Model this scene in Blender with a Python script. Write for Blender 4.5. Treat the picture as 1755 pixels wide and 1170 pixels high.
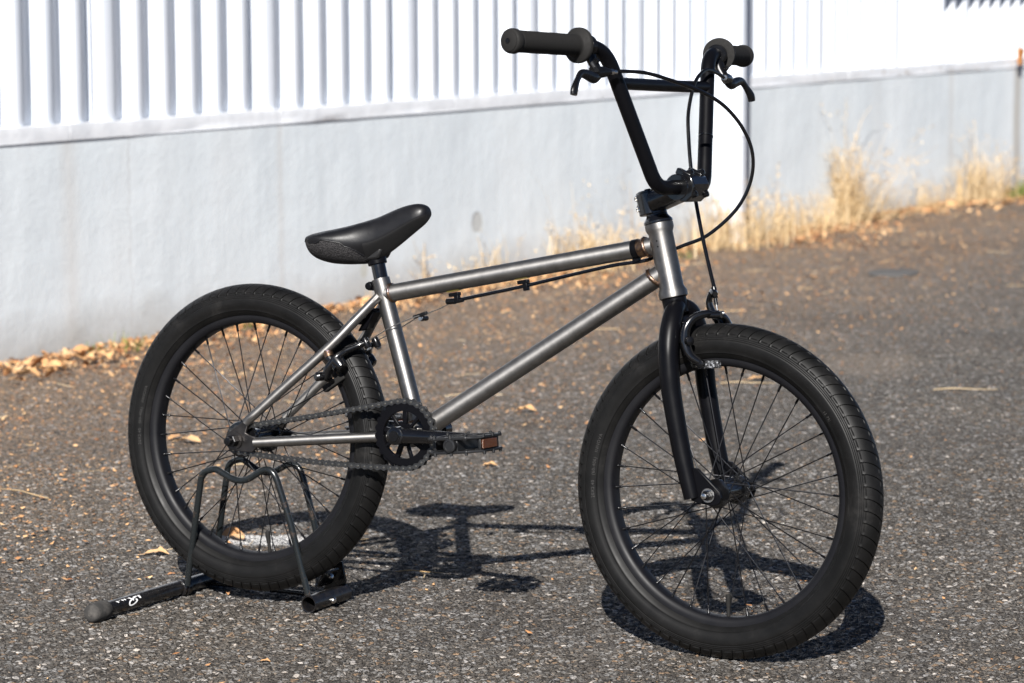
import bpy, bmesh, math, random
import numpy as np
from mathutils import Matrix, Vector, Quaternion

# ------------------------------------------------------------------ camera, light, exposure
for o in list(bpy.data.objects): bpy.data.objects.remove(o)
S = bpy.context.scene
COL = S.collection
cam_d = bpy.data.cameras.new('camera'); cam = bpy.data.objects.new('camera', cam_d); COL.objects.link(cam)
S.camera = cam
CAM = Vector((2.70359, -3.96851, 1.03131))
cr = Vector((0.87331, 0.487137, -0.005205)); cu = Vector((-0.056015, 0.111022, 0.992238)); cf = cu.cross(cr).normalized()
mw = Matrix((( cr.x, cu.x, -cf.x, CAM.x), (cr.y, cu.y, -cf.y, CAM.y), (cr.z, cu.z, -cf.z, CAM.z), (0, 0, 0, 1)))
cam.matrix_world = mw
cam_d.sensor_width = 36; cam_d.sensor_fit = 'HORIZONTAL'; cam_d.lens = 102.74
cam_d.clip_start = 0.05; cam_d.clip_end = 600
cam_d.dof.use_dof = True; cam_d.dof.focus_distance = 4.55; cam_d.dof.aperture_fstop = 7.5
SUN_EL, SUN_AZ = math.radians(34.0), math.radians(-68.7)
sun_dir = Vector((math.cos(SUN_EL)*math.cos(SUN_AZ), math.cos(SUN_EL)*math.sin(SUN_AZ), math.sin(SUN_EL)))
W = bpy.data.worlds.new('World'); S.world = W; W.use_nodes = True
nt = W.node_tree; bg = nt.nodes['Background']
sky = nt.nodes.new('ShaderNodeTexSky'); sky.sky_type = 'NISHITA'; sky.sun_disc = False
sky.sun_elevation = SUN_EL; sky.sun_rotation = math.atan2(sun_dir.x, sun_dir.y)
nt.links.new(sky.outputs[0], bg.inputs[0]); bg.inputs[1].default_value = 0.05; sky.altitude = 3000; sky.air_density = .5; sky.dust_density = 0
sl = bpy.data.lights.new('sun', 'SUN'); so = bpy.data.objects.new('sun', sl); COL.objects.link(so)
sl.energy = 5.0; sl.angle = math.radians(0.5); sl.color = (1.0, 0.965, 0.92)
so.rotation_euler = (-sun_dir).to_track_quat('-Z', 'Y').to_euler(); so.location = (0, 0, 8)
S.view_settings.view_transform = 'Standard'; S.view_settings.look = 'None'
S.view_settings.exposure = 0.97; S.view_settings.gamma = 1; S.view_settings.use_curve_mapping = False
S.cycles.use_denoising = True
rnd = random.Random(5)
nrs = np.random.RandomState(11)

# ------------------------------------------------------------------ materials
def mat(name, col=(.5, .5, .5), rough=.5, metal=0.0, spec=.5, coat=0.0, coat_r=.1, trans=0):
    m = bpy.data.materials.new(name); m.use_nodes = True
    b = m.node_tree.nodes['Principled BSDF']
    b.inputs['Base Color'].default_value = (*col, 1); b.inputs['Roughness'].default_value = rough
    b.inputs['Metallic'].default_value = metal; b.inputs['Specular IOR Level'].default_value = spec
    b.inputs['Coat Weight'].default_value = coat; b.inputs['Coat Roughness'].default_value = coat_r
    return m
class NT:
    def __init__(s, m): s.m = m; s.t = m.node_tree; s.b = s.t.nodes['Principled BSDF']; s.out = s.t.nodes['Material Output']
    def n(s, typ, **kw):
        nd = s.t.nodes.new(typ)
        for k, v in kw.items():
            if k.startswith('i_'):
                key = k[2:]; key = int(key) if key.isdigit() else key.replace('_', ' ')
                nd.inputs[key].default_value = v
            else: setattr(nd, k, v)
        return nd
    def l(s, a, b): s.t.links.new(a, b)
    def ramp(s, fac, stops, interp='LINEAR'):
        r = s.n('ShaderNodeValToRGB'); r.color_ramp.interpolation = interp
        e = r.color_ramp.elements
        while len(e) < len(stops): e.new(.5)
        for i, (p, c) in enumerate(stops):
            e[i].position = p; e[i].color = (*c, 1) if len(c) == 3 else c
        s.l(fac, r.inputs[0]); return r.outputs[0]
    def mix(s, f, a, b, typ='MIX'):
        m = s.n('ShaderNodeMix', data_type='RGBA', blend_type=typ)
        for sock, v in ((0, f), (6, a), (7, b)):
            if isinstance(v, (int, float)): m.inputs[sock].default_value = v
            elif isinstance(v, tuple): m.inputs[sock].default_value = (*v, 1)
            else: s.l(v, m.inputs[sock])
        return m.outputs[2]
    def math(s, op, a, b=0.0, c=None):
        m = s.n('ShaderNodeMath', operation=op)
        for i, v in enumerate((a, b) if c is None else (a, b, c)):
            if isinstance(v, (int, float)): m.inputs[i].default_value = v
            else: s.l(v, m.inputs[i])
        return m.outputs[0]
    def co(s, kind='Object', scale=None):
        c = s.n('ShaderNodeTexCoord').outputs[kind]
        if scale is None: return c
        mp = s.n('ShaderNodeMapping'); mp.inputs['Scale'].default_value = scale; s.l(c, mp.inputs[0]); return mp.outputs[0]
    def noise(s, vec, scale, detail=4, rough=.55, dist=0):
        n = s.n('ShaderNodeTexNoise'); s.l(vec, n.inputs['Vector'])
        n.inputs['Scale'].default_value = scale; n.inputs['Detail'].default_value = detail
        n.inputs['Roughness'].default_value = rough; n.inputs['Distortion'].default_value = dist
        return n.outputs[0]
    def bump(s, h, strength=.3, dist=.001, normal=None):
        b = s.n('ShaderNodeBump'); b.inputs['Strength'].default_value = strength; b.inputs['Distance'].default_value = dist
        s.l(h, b.inputs['Height'])
        if normal is not None: s.l(normal, b.inputs['Normal'])
        return b.outputs[0]

def rough_var(m, scale, lo, hi, cscale=None, c2=None, bump=0, bscale=None):
    N = NT(m); v = N.co(); n = N.noise(v, scale, 5)
    r = N.n('ShaderNodeMapRange', i_1=.3, i_2=.7, i_3=lo, i_4=hi); N.l(n, r.inputs[0]); N.l(r.outputs[0], N.b.inputs['Roughness'])
    if c2:
        base = tuple(N.b.inputs['Base Color'].default_value)[:3]
        N.l(N.mix(N.ramp(N.noise(v, cscale, 6, .65), [(.45, (0, 0, 0)), (.7, (1, 1, 1))]), base, c2), N.b.inputs['Base Color'])
    if bump: N.l(N.bump(N.noise(v, bscale, 3), bump, .0004), N.b.inputs['Normal'])
    return m
# raw brushed steel frame
m_steel = mat('raw_steel', (.36, .345, .33), .30, 1.0)
N = NT(m_steel); v = N.co()
nz = N.noise(N.co('Object', (60, 60, 60)), 1.0, 6, .7)
N.l(N.ramp(nz, [(.3, (.215, .208, .20)), (.55, (.28, .271, .26)), (.8, (.335, .325, .31))]), N.b.inputs['Base Color'])
r = N.n('ShaderNodeMapRange', i_1=.2, i_2=.8, i_3=.46, i_4=.56); N.l(N.noise(v, 35, 6, .7), r.inputs[0]); N.l(r.outputs[0], N.b.inputs['Roughness'])
N.l(N.bump(N.noise(N.co('Object', (400, 60, 400)), 6, 4), .12, .0003), N.b.inputs['Normal'])
N.b.inputs['Anisotropic'].default_value = .64
tg = N.n('ShaderNodeTangent', direction_type='UV_MAP', uv_map='axis'); N.l(tg.outputs[0], N.b.inputs['Tangent'])
m_weld = mat('heat_tinted_weld', (.16, .105, .075), .38, 1.0)
N = NT(m_weld); N.l(N.ramp(N.noise(N.co(), 120, 3), [(.3, (.10, .07, .06)), (.5, (.24, .15, .09)), (.7, (.15, .13, .16))]), N.b.inputs['Base Color'])
N.l(N.bump(N.noise(N.co(), 260, 2), .5, .0008), N.b.inputs['Normal'])
m_dropsteel = rough_var(mat('dark_steel_plate', (.085, .078, .074), .4, 1.0), 60, .3, .5)
m_satin = rough_var(mat('satin_black_paint', (.0024, .0024, .0032), .36, 0, .13), 30, .30, .42)
m_gloss = rough_var(mat('gloss_black_paint', (.003, .003, .0035), .2, 0, .45, .5, .08), 40, .15, .3)
m_anod = rough_var(mat('black_anodised_alloy', (.008, .008, .009), .26, .5), 80, .2, .34)
m_grip = rough_var(mat('grip_rubber', (.0125, .012, .0115), .72, 0, .2), 200, .62, .82, bump=.35, bscale=900)
m_rubber = mat('tyre_rubber', (.022, .0215, .021), .55, 0, .22)
N = NT(m_rubber); v = N.co()
dust = N.ramp(N.noise(v, 14, 6, .7), [(.36, (.0022, .0022, .0021)), (.58, (.0050, .0048, .0047)), (.76, (.017, .016, .0150))])
N.l(dust, N.b.inputs['Base Color'])
r = N.n('ShaderNodeMapRange', i_1=.3, i_2=.7, i_3=.42, i_4=.58); N.l(N.noise(v, 25, 6, .7), r.inputs[0]); N.l(r.outputs[0], N.b.inputs['Roughness'])
N.l(N.bump(N.noise(v, 700, 3), .15, .0003), N.b.inputs['Normal'])
m_text = mat('embossed_rubber', (.030, .029, .028), .45, 0, .4)
m_rim = rough_var(mat('black_rim', (.003, .003, .0042), .5, 0, .3), 30, .45, .6)
m_spoke = mat('black_spoke', (.022, .022, .024), .3, .8)
m_silver = mat('bright_plated_steel', (.62, .61, .59), .22, 1.0)
m_wire = mat('cable_wire', (.45, .44, .42), .35, 1.0)
m_chain = rough_var(mat('dark_chain_steel', (.075, .075, .075), .36, .85), 200, .3, .5)
m_rivet = mat('chain_rivet', (.28, .26, .22), .32, 1.0)
m_hous = mat('cable_housing', (.003, .003, .0035), .16, 0, .45)
m_brass = mat('brass_clip', (.55, .40, .10), .3, 1.0)
m_amber = mat('amber_reflector', (.07, .020, .003), .22, 0, .6, .5)
N = NT(m_amber); N.l(N.bump(N.n('ShaderNodeTexVoronoi', i_Scale=450).outputs[0], .5, .001), N.b.inputs['Normal'])
m_plastic = rough_var(mat('black_pedal_plastic', (.007, .007, .0075), .40), 90, .34, .5)
m_seat = mat('seat_leather', (.0055, .0055, .0065), .36, 0, .33)
N = NT(m_seat); v = N.co()
vo = N.n('ShaderNodeTexVoronoi', i_Scale=900); N.l(v, vo.inputs[0])
N.l(N.bump(vo.outputs[0], .12, .0003, N.bump(N.noise(v, 22, 4), .2, .003)), N.b.inputs['Normal'])
r = N.n('ShaderNodeMapRange', i_1=.3, i_2=.7, i_3=.36, i_4=.48); N.l(N.noise(v, 60, 5), r.inputs[0]); N.l(r.outputs[0], N.b.inputs['Roughness'])
m_mesh = mat('seat_mesh_fabric', (.022, .021, .022), .85, 0, .3)
N = NT(m_mesh); ck = N.n('ShaderNodeTexVoronoi', i_Scale=520); N.l(N.co(), ck.inputs[0])
N.l(N.ramp(ck.outputs[0], [(.2, (.004, .004, .0045)), (.7, (.034, .032, .033))]), N.b.inputs['Base Color'])
N.l(N.bump(ck.outputs[0], .7, .0012), N.b.inputs['Normal'])
m_stand = rough_var(mat('worn_black_stand_paint', (.006, .006, .007), .28, 0, .4, .15, .1), 50, .18, .4, 90, (.014, .012, .011))
m_wireframe = mat('scuffed_black_rod', (.012, .011, .011), .24, 0, .5)
N = NT(m_wireframe); v = N.co()
N.l(N.mix(N.ramp(N.noise(v, 60, 8, .75), [(.57, (0, 0, 0)), (.70, (1, 1, 1))]), (.009, .011, .012), (.075, .05, .036)), N.b.inputs['Base Color'])
m_cap = rough_var(mat('dusty_rubber_cap', (.03, .029, .028), .85, 0, .3), 60, .8, .95, 50, (.075, .07, .064))
m_white = mat('white_print', (.8, .8, .8), .5)
# ------------------------------------------------------------------ mesh helpers
class MB:
    def __init__(s): s.v = []; s.f = []; s.mi = []; s.cur = 0
    def vert(s, p): s.v.append(tuple(p)); return len(s.v)-1
    def face(s, idx): s.f.append(tuple(idx)); s.mi.append(s.cur)
    def ring(s, c, a, b, r, n, r2=None, ph=0):
        r2 = r if r2 is None else r2; c = Vector(c); out = []
        for i in range(n):
            t = ph+2*math.pi*i/n
            out.append(s.vert(c+a*(r*math.cos(t))+b*(r2*math.sin(t))))
        return out
    def skin(s, A, B):
        n = len(A)
        for i in range(n): s.face((A[i], A[(i+1) % n], B[(i+1) % n], B[i]))
    def tube(s, pts, r, n=16, caps=True, up=(0, 1, 0), flat=1.0):
        pts = [Vector(p) for p in pts]; rs = r if isinstance(r, (list, tuple)) else [r]*len(pts)
        up = Vector(up); prev = None; rings = []
        T = []
        for i in range(len(pts)):
            t = (pts[min(i+1, len(pts)-1)]-pts[max(i-1, 0)]).normalized(); T.append(t)
        a = up-T[0]*up.dot(T[0])
        if a.length < 1e-3: a = Vector((1, 0, 0))-T[0]*T[0].x
        a.normalize()
        for i, p in enumerate(pts):
            a = (a-T[i]*a.dot(T[i])).normalized(); b = T[i].cross(a)
            rings.append(s.ring(p, a, b, rs[i], n, rs[i]*flat))
        for A, B in zip(rings, rings[1:]): s.skin(A, B)
        if caps: s.face(list(reversed(rings[0]))); s.face(rings[-1])
        return s
    def lathe(s, prof, o=(0, 0, 0), axis=(0, 1, 0), n=24, closed=False, ph=0):
        """prof: (axial, radius) list along axis"""
        o = Vector(o); ax = Vector(axis).normalized()
        a = Vector((1, 0, 0)) if abs(ax.x) < .9 else Vector((0, 0, 1))
        a = (a-ax*a.dot(ax)).normalized(); b = ax.cross(a); R = []
        for t, r in prof: R.append(s.ring(o+ax*t, a, b, max(r, 1e-5), n, ph=ph))
        for A, B in zip(R, R[1:]): s.skin(A, B)
        if closed: s.skin(R[-1], R[0])
        else: s.face(list(reversed(R[0]))); s.face(R[-1])
        return s
    def box(s, c, size, M=None, bev=0):
        c = Vector(c); h = Vector(size)/2; ids = []
        for x in (-1, 1):
            for y in (-1, 1):
                for z in (-1, 1):
                    q = Vector((x*h.x, y*h.y, z*h.z)); q = (M @ q) if M else q; ids.append(s.vert(c+q))
        for f in ((0, 1, 3, 2), (4, 6, 7, 5), (0, 4, 5, 1), (2, 3, 7, 6), (0, 2, 6, 4), (1, 5, 7, 3)): s.face([ids[i] for i in f])
        return s
    def prism(s, poly, y0, y1, M=None):
        """poly in (x,z); extruded y0..y1"""
        f = (lambda p: M @ Vector(p)) if M else (lambda p: p)
        A = [s.vert(f((x, y0, z))) for x, z in poly]; B = [s.vert(f((x, y1, z))) for x, z in poly]; n = len(poly)
        s.face(A); s.face(list(reversed(B)))
        for i in range(n): s.face((A[i], B[i], B[(i+1) % n], A[(i+1) % n]))
        return s
    def mesh(s, name, mats, ang=35):
        me = bpy.data.meshes.new(name); me.from_pydata(s.v, [], s.f)
        for m in (mats if isinstance(mats, (list, tuple)) else [mats]): me.materials.append(m)
        if any(s.mi): me.polygons.foreach_set('material_index', s.mi)
        bm = bmesh.new(); bm.from_mesh(me); bmesh.ops.recalc_face_normals(bm, faces=bm.faces); bm.to_mesh(me); bm.free()
        if ang: me.shade_smooth(); me.set_sharp_from_angle(angle=math.radians(ang))
        return me
    def build(s, name, mats, parent=None, ang=35, bevel=0, seg=2):
        o = link(name, s.mesh(name, mats, ang), parent)
        if bevel:
            b = o.modifiers.new('bevel', 'BEVEL'); b.width = bevel; b.segments = seg; b.limit_method = 'ANGLE'; b.angle_limit = math.radians(40)
            b.harden_normals = False
        return o
def link(name, data, parent=None, M=None):
    o = bpy.data.objects.new(name, data); COL.objects.link(o)
    if parent: o.parent = parent
    if M is not None: o.matrix_local = M
    return o
def tag(o, label=None, cat=None, group=None, kind=None):
    for k, v in (('label', label), ('category', cat), ('group', group), ('kind', kind)):
        if v: o[k] = v
    return o
def smooth(pts, k=6):
    """catmull-rom through pts"""
    P = [Vector(p) for p in pts]; out = []
    for i in range(len(P)-1):
        p0 = P[max(i-1, 0)]; p1 = P[i]; p2 = P[i+1]; p3 = P[min(i+2, len(P)-1)]
        for j in range(k):
            t = j/k
            out.append(.5*((2*p1)+(p2-p0)*t+(2*p0-5*p1+4*p2-p3)*t*t+(3*p1-p0-3*p2+p3)*t**3))
    out.append(P[-1]); return out
def smooth_r(rs, k=6):
    out = []
    for i in range(len(rs)-1):
        for j in range(k): out.append(rs[i]+(rs[i+1]-rs[i])*j/k)
    return out+[rs[-1]]
def fillet(pts, rads, k=8):
    P = [Vector(p) for p in pts]; out = [P[0]]
    for i in range(1, len(P)-1):
        a = (P[i-1]-P[i]); b = (P[i+1]-P[i]); la, lb = a.length, b.length; a.normalize(); b.normalize()
        half = a.angle(b)/2; d = min(rads[i-1]/math.tan(half), la*.49, lb*.49)
        s0, s1 = P[i]+a*d, P[i]+b*d
        for j in range(k+1):
            t = j/k; out.append((1-t)**2*s0+2*t*(1-t)*P[i]+t*t*s1)
    out.append(P[-1]); return out
def lerp(a, b, t): return tuple(x+(y-x)*t for x, y in zip(a, b))

# ------------------------------------------------------------------ ground
m_road = mat('old_asphalt', (.12, .11, .1), .85, 0, .3)
m_road.displacement_method = 'BOTH'
N = NT(m_road); v = N.co('Object')
def stones(scale, rnd_=1.0):
    vo = N.n('ShaderNodeTexVoronoi', feature='F1', i_Scale=scale, i_Randomness=rnd_); N.l(v, vo.inputs['Vector'])
    ve = N.n('ShaderNodeTexVoronoi', feature='DISTANCE_TO_EDGE', i_Scale=scale, i_Randomness=rnd_); N.l(v, ve.inputs['Vector'])
    return vo, ve.outputs['Distance']
mpz = N.n('ShaderNodeMapping'); N.l(N.n('ShaderNodeTexCoord').outputs['Object'], mpz.inputs[0]); mpz.inputs['Scale'].default_value = (1, 1, 1); 
dn = N.n('ShaderNodeTexNoise', i_Scale=90, i_Detail=3); N.l(mpz.outputs[0], dn.inputs['Vector'])
va = N.n('ShaderNodeVectorMath', operation='MULTIPLY_ADD'); N.l(dn.outputs['Color'], va.inputs[0]); va.inputs[1].default_value = (.006, .006, .0); N.l(mpz.outputs[0], va.inputs[2])
v = va.outputs[0]
v1, e1 = stones(108); v2, e2 = stones(240)
sep = N.n('ShaderNodeSeparateColor'); N.l(v1.outputs['Color'], sep.inputs[0])
sep2 = N.n('ShaderNodeSeparateColor'); N.l(v2.outputs['Color'], sep2.inputs[0])
# stone colour : random per cell
c1 = N.ramp(sep.outputs[0], [(0, (.055, .050, .045)), (.35, (.095, .087, .078)), (.6, (.135, .130, .124)), (.8, (.18, .178, .175)), (.93, (.27, .265, .265)), (1, (.50, .46, .42))])
tan = N.ramp(sep.outputs[1], [(.90, (0, 0, 0)), (.95, (1, 1, 1))])
c1 = N.mix(tan, c1, (.21, .145, .095))
c2 = N.ramp(sep2.outputs[0], [(0, (.022, .020, .018)), (.5, (.060, .053, .046)), (.85, (.13, .12, .11)), (1, (.28, .23, .18))])
big = N.ramp(sep.outputs[2], [(.28, (0, 0, 0)), (.34, (1, 1, 1))])
inst = N.math('MULTIPLY', big, N.ramp(e1, [(.04, (0, 0, 0)), (.12, (1, 1, 1))]))
cc = N.mix(inst, c2, c1)
ve2 = N.ramp(e2, [(.0, (.35, .35, .35)), (.16, (1, 1, 1))])
cc = N.mix(1.0, cc, N.mix(inst, ve2, (1, 1, 1)), 'MULTIPLY')
vo_w = N.co('Object')
patchy = N.ramp(N.noise(vo_w, 1.1, 5, .6), [(.35, (.84, .82, .80)), (.5, (1, 1, 1)), (.68, (1.18, 1.14, 1.08))])
cc = N.mix(1.0, cc, patchy, 'MULTIPLY')
# dust and crushed leaf tint towards the wall (distance from wall line)
sepx = N.n('ShaderNodeSeparateXYZ'); N.l(vo_w, sepx.inputs[0])
dwall = N.math('ADD', N.math('MULTIPLY', sepx.outputs[0], .999), N.math('ADD', 2.392, N.math('MULTIPLY', sepx.outputs[1], -.0448)))
dw = N.math('ADD', dwall, N.math('MULTIPLY', N.math('SUBTRACT', N.noise(vo_w, 2.3, 5, .7), .5), 1.6))
near = N.n('ShaderNodeMapRange', i_1=2.1, i_2=.2, i_3=0, i_4=1); N.l(dw, near.inputs[0])
lit = N.math('MULTIPLY', near.outputs[0], N.ramp(N.noise(vo_w, 70, 4, .8), [(.45, (0, 0, 0)), (.58, (1, 1, 1))]))
cc = N.mix(N.math('MULTIPLY', lit, .55), cc, (.36, .225, .125))
# pale worn scuff (repair) beside the front wheel and white paint remnant behind the rear wheel
def spot(cx, cy, rx, ry, rot, nzs, lo, hi):
    mp = N.n('ShaderNodeMapping', vector_type='TEXTURE'); mp.inputs['Location'].default_value = (cx, cy, 0); mp.inputs['Rotation'].default_value = (0, 0, rot); mp.inputs['Scale'].default_value = (rx, ry, 1)
    N.l(vo_w, mp.inputs[0]); ln = N.n('ShaderNodeVectorMath', operation='LENGTH')
    fl = N.n('ShaderNodeVectorMath', operation='MULTIPLY'); fl.inputs[1].default_value = (1, 1, 0); N.l(mp.outputs[0], fl.inputs[0]); N.l(fl.outputs[0], ln.inputs[0])
    d = N.math('ADD', ln.outputs['Value'], N.math('MULTIPLY', N.math('SUBTRACT', N.noise(vo_w, nzs, 5, .7), .5), 1.1))
    mr = N.n('ShaderNodeMapRange', i_1=hi, i_2=lo, i_3=0, i_4=1); N.l(d, mr.inputs[0]); return mr.outputs[0]
cc = N.mix(N.math('MULTIPLY', spot(-.22, 3.20, .16, .30, .51, 9, .45, 1.1), .35), cc, (.20, .165, .135))
wp = N.math('MULTIPLY', spot(-.27, .445, .16, .055, .3, 30, .75, 1.0), N.ramp(e2, [(.02, (0, 0, 0)), (.09, (1, 1, 1))]))
cc = N.mix(N.math('MULTIPLY', wp, .9), cc, (.62, .62, .62))
oil = N.ramp(N.noise(vo_w, .55, 6, .75), [(.30, (.78, .77, .76)), (.42, (1, 1, 1))]); cc = N.mix(1.0, cc, oil, 'MULTIPLY')
pale = N.ramp(N.noise(vo_w, 620, 2), [(.68, (0, 0, 0)), (.74, (1, 1, 1))]); cc = N.mix(N.math('MULTIPLY', pale, .6), cc, (.36, .34, .32))
cc = N.mix(1.0, cc, (1.0, .985, .965), 'MULTIPLY')
N.l(cc, N.b.inputs['Base Color'])
r = N.n('ShaderNodeMapRange', i_1=0, i_2=1, i_3=.6, i_4=.92); N.l(sep.outputs[1], r.inputs[0]); N.l(r.outputs[0], N.b.inputs['Roughness'])
h = N.math('ADD', N.math('MULTIPLY', N.math('MULTIPLY', big, N.ramp(e1, [(0, (0, 0, 0)), (.10, (.7, .7, .7)), (.35, (1, 1, 1))])), .0030),
           N.math('MULTIPLY', N.ramp(e2, [(0, (0, 0, 0)), (.3, (1, 1, 1))]), .0011))
h = N.math('ADD', h, N.math('MULTIPLY', N.noise(vo_w, 7, 3), .006))
h = N.math('ADD', h, N.math('MULTIPLY', N.noise(vo_w, 500, 2), .0005))
dsp = N.n('ShaderNodeDisplacement', i_Midlevel=.0, i_Scale=1.0); N.l(h, dsp.inputs['Height'])
sub = N.math('SUBTRACT', h, .0052); N.l(sub, dsp.inputs['Height'])
N.l(dsp.outputs[0], N.out.inputs['Displacement'])

def grid_axis(segs):
    out = []
    for a, b, st in segs:
        n = max(1, int(round((b-a)/st))); out += list(a+(b-a)*np.arange(n)/n)
    out.append(segs[-1][1]); return np.array(out)
lat = grid_axis([(-90, -30, 15), (-30, -8, 4), (-8, -2.4, .5), (-2.4, -1.15, .02), (-1.15, 1.15, .0042), (1.15, 2.4, .02), (2.4, 8, .5), (8, 30, 4), (30, 90, 15)])
fwd = grid_axis([(-60, -20, 10), (-20, 0, 3), (0, 3.2, .3), (3.2, 3.95, .02), (3.95, 6.2, .0048), (6.2, 8.0, .010), (8.0, 10.5, .03), (10.5, 16, .25), (16, 60, 4), (60, 200, 20)])
f2 = Vector((-.48714, .87331)); r2 = Vector((.87331, .48714))
LL, FF = np.meshgrid(lat, fwd)
X = CAM.x+r2.x*LL+f2.x*FF; Yv = CAM.y+r2.y*LL+f2.y*FF
nv = X.size; nl = len(lat); nf = len(fwd)
co = np.zeros((nv, 3), np.float32); co[:, 0] = X.ravel(); co[:, 1] = Yv.ravel()
i0 = (np.arange(nf-1)[:, None]*nl+np.arange(nl-1)[None, :]).ravel()
quads = np.stack([i0, i0+1, i0+1+nl, i0+nl], 1).astype(np.int32)
def np_mesh(name, co, quads, mats, smooth_=True, k=4):
    me = bpy.data.meshes.new(name); me.vertices.add(len(co)); me.vertices.foreach_set('co', np.ascontiguousarray(co, np.float32).ravel())
    nq = len(quads); me.loops.add(nq*k); me.loops.foreach_set('vertex_index', np.ascontiguousarray(quads, np.int32).ravel())
    me.polygons.add(nq); me.polygons.foreach_set('loop_start', np.arange(0, nq*k, k, dtype=np.int32)); me.polygons.foreach_set('loop_total', np.full(nq, k, np.int32))
    me.polygons.foreach_set('use_smooth', np.full(nq, smooth_))
    for m in (mats if isinstance(mats, (list, tuple)) else [mats]): me.materials.append(m)
    me.update(calc_edges=True); return me
road = link('road', np_mesh('road', co, quads, m_road)); tag(road, kind='structure')

# ------------------------------------------------------------------ wall and fence (local: x along the wall, -y out of the wall, z up)
WB = Vector((-2.29744, 2.16019, 0)); WE = Vector((.04478, .998997, 0)); WN = Vector((.998997, -.04478, 0))
WANG = math.atan2(WE.y, WE.x)
def wpos(s, d=0, z=0): return WB+WE*s+WN*d+Vector((0, 0, z))
m_wall = mat('painted_mortar_wall', (.62, .63, .64), .8, 0, .25)
N = NT(m_wall); v = N.co()
base = N.ramp(N.noise(N.co('Object', (1.0, 1, .35)), 3.2, 7, .62), [(.3, (.555, .60, .632)), (.5, (.605, .648, .676)), (.7, (.645, .682, .705))])
streak = N.ramp(N.noise(N.co('Object', (9, 1, .25)), 2.2, 5, .65), [(.40, (.955, .955, .955)), (.58, (1, 1, 1))])
base = N.mix(1.0, base, streak, 'MULTIPLY')
sx = N.n('ShaderNodeSeparateXYZ'); N.l(v, sx.inputs[0])
# old water stains at the joints
def vstain(s, w, amp, col, top=.6):
    d = N.math('ABSOLUTE', N.math('SUBTRACT', N.math('ADD', sx.outputs[0], N.math('MULTIPLY', N.math('SUBTRACT', N.noise(v, 4, 3), .5), .05)), s))
    mr = N.n('ShaderNodeMapRange', i_1=w, i_2=0, i_3=0, i_4=amp); N.l(d, mr.inputs[0]); return mr.outputs[0], col
for s_, w_, a_, c_ in ((.30, .05, .35, (.50, .46, .42)), (1.28, .022, .35, (.48, .45, .42)), (7.18, .07, .7, (.30, .25, .19)), (6.4, .05, .3, (.40, .36, .32)), (5.6, .12, .2, (.42, .41, .40)), (3.4, .03, .15, (.45, .43, .41))):
    f_, c_ = vstain(s_, w_, a_, c_); base = N.mix(f_, base, c_)
# damp dirt at the foot
foot = N.n('ShaderNodeMapRange', i_1=.14, i_2=0, i_3=0, i_4=1); N.l(N.math('ADD', sx.outputs[2], N.math('MULTIPLY', N.math('SUBTRACT', N.noise(v, 5, 6, .7), .5), -.20)), foot.inputs[0])
base = N.mix(N.math('MULTIPLY', foot.outputs[0], .68), base, (.30, .285, .26))
# two flaked patches showing mortar
def flake(s, z, rx, rz):
    mp = N.n('ShaderNodeMapping', vector_type='TEXTURE'); mp.inputs['Location'].default_value = (s, 0, z); mp.inputs['Scale'].default_value = (rx, 1, rz); N.l(v, mp.inputs[0])
    fl = N.n('ShaderNodeVectorMath', operation='MULTIPLY'); fl.inputs[1].default_value = (1, 0, 1); N.l(mp.outputs[0], fl.inputs[0])
    ln = N.n('ShaderNodeVectorMath', operation='LENGTH'); N.l(fl.outputs[0], ln.inputs[0])
    d = N.math('ADD', ln.outputs['Value'], N.math('MULTIPLY', N.math('SUBTRACT', N.noise(v, 22, 4), .5), 1.0))
    mr = N.n('ShaderNodeMapRange', i_1=1.05, i_2=.9, i_3=0, i_4=1); N.l(d, mr.inputs[0]); return mr.outputs[0]
fk = flake(2.40, .205, .034, .036); base = N.mix(N.math('MULTIPLY', fk, .8), base, (.40, .40, .385))
fk2 = flake(1.72, .105, .022, .026); base = N.mix(N.math('MULTIPLY', fk2, .7), base, (.42, .42, .37))
# hairline crack
cw = N.math('ABSOLUTE', N.math('SUBTRACT', N.math('ADD', sx.outputs[0], N.math('MULTIPLY', N.noise(N.co('Object', (0, 0, 1)), 9, 5, .8), .12)), .62))
crk = N.n('ShaderNodeMapRange', i_1=.0035, i_2=.0008, i_3=0, i_4=.4); N.l(cw, crk.inputs[0]); base = N.mix(crk.outputs[0], base, (.36, .34, .32))
N.l(base, N.b.inputs['Base Color'])
hh = N.math('ADD', N.math('MULTIPLY', N.noise(N.co('Object', (1, 1, 2.2)), 38, 6, .65), .0012), N.math('ADD', N.math('MULTIPLY', N.noise(v, 150, 3, .7), .0007), N.math('MULTIPLY', N.noise(v, 5, 3), .005)))
hh = N.math('SUBTRACT', hh, N.math('MULTIPLY', fk, .0015))
N.l(N.bump(hh, 1.0, 1.0), N.b.inputs['Normal'])
wall = bpy.data.objects.new('retaining_wall', None); COL.objects.link(wall); wall.location = WB; wall.rotation_euler.z = WANG
tag(wall, 'low grey-white painted mortar wall along the roadside under the corrugated fence', 'wall')
b = MB()
xs = np.arange(-5, 24.01, .25); zs = [0-.06, .05, .15, .3, .45, .587]
rows = [[b.vert((x, nrs.uniform(-.0015, .0015), z)) for x in xs] for z in zs]
for A, B in zip(rows, rows[1:]):
    for i in range(len(xs)-1): b.face((A[i], A[i+1], B[i+1], B[i]))
back = [[b.vert((x, .16, z)) for x in (xs[0], xs[-1])] for z in (zs[0], zs[-1])]
b.face([rows[-1][i] for i in range(len(xs))]+[back[1][1], back[1][0]])
b.face((back[0][0], back[0][1], back[1][1], back[1][0]))
b.build('wall_face', m_wall, wall, ang=60)
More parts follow.
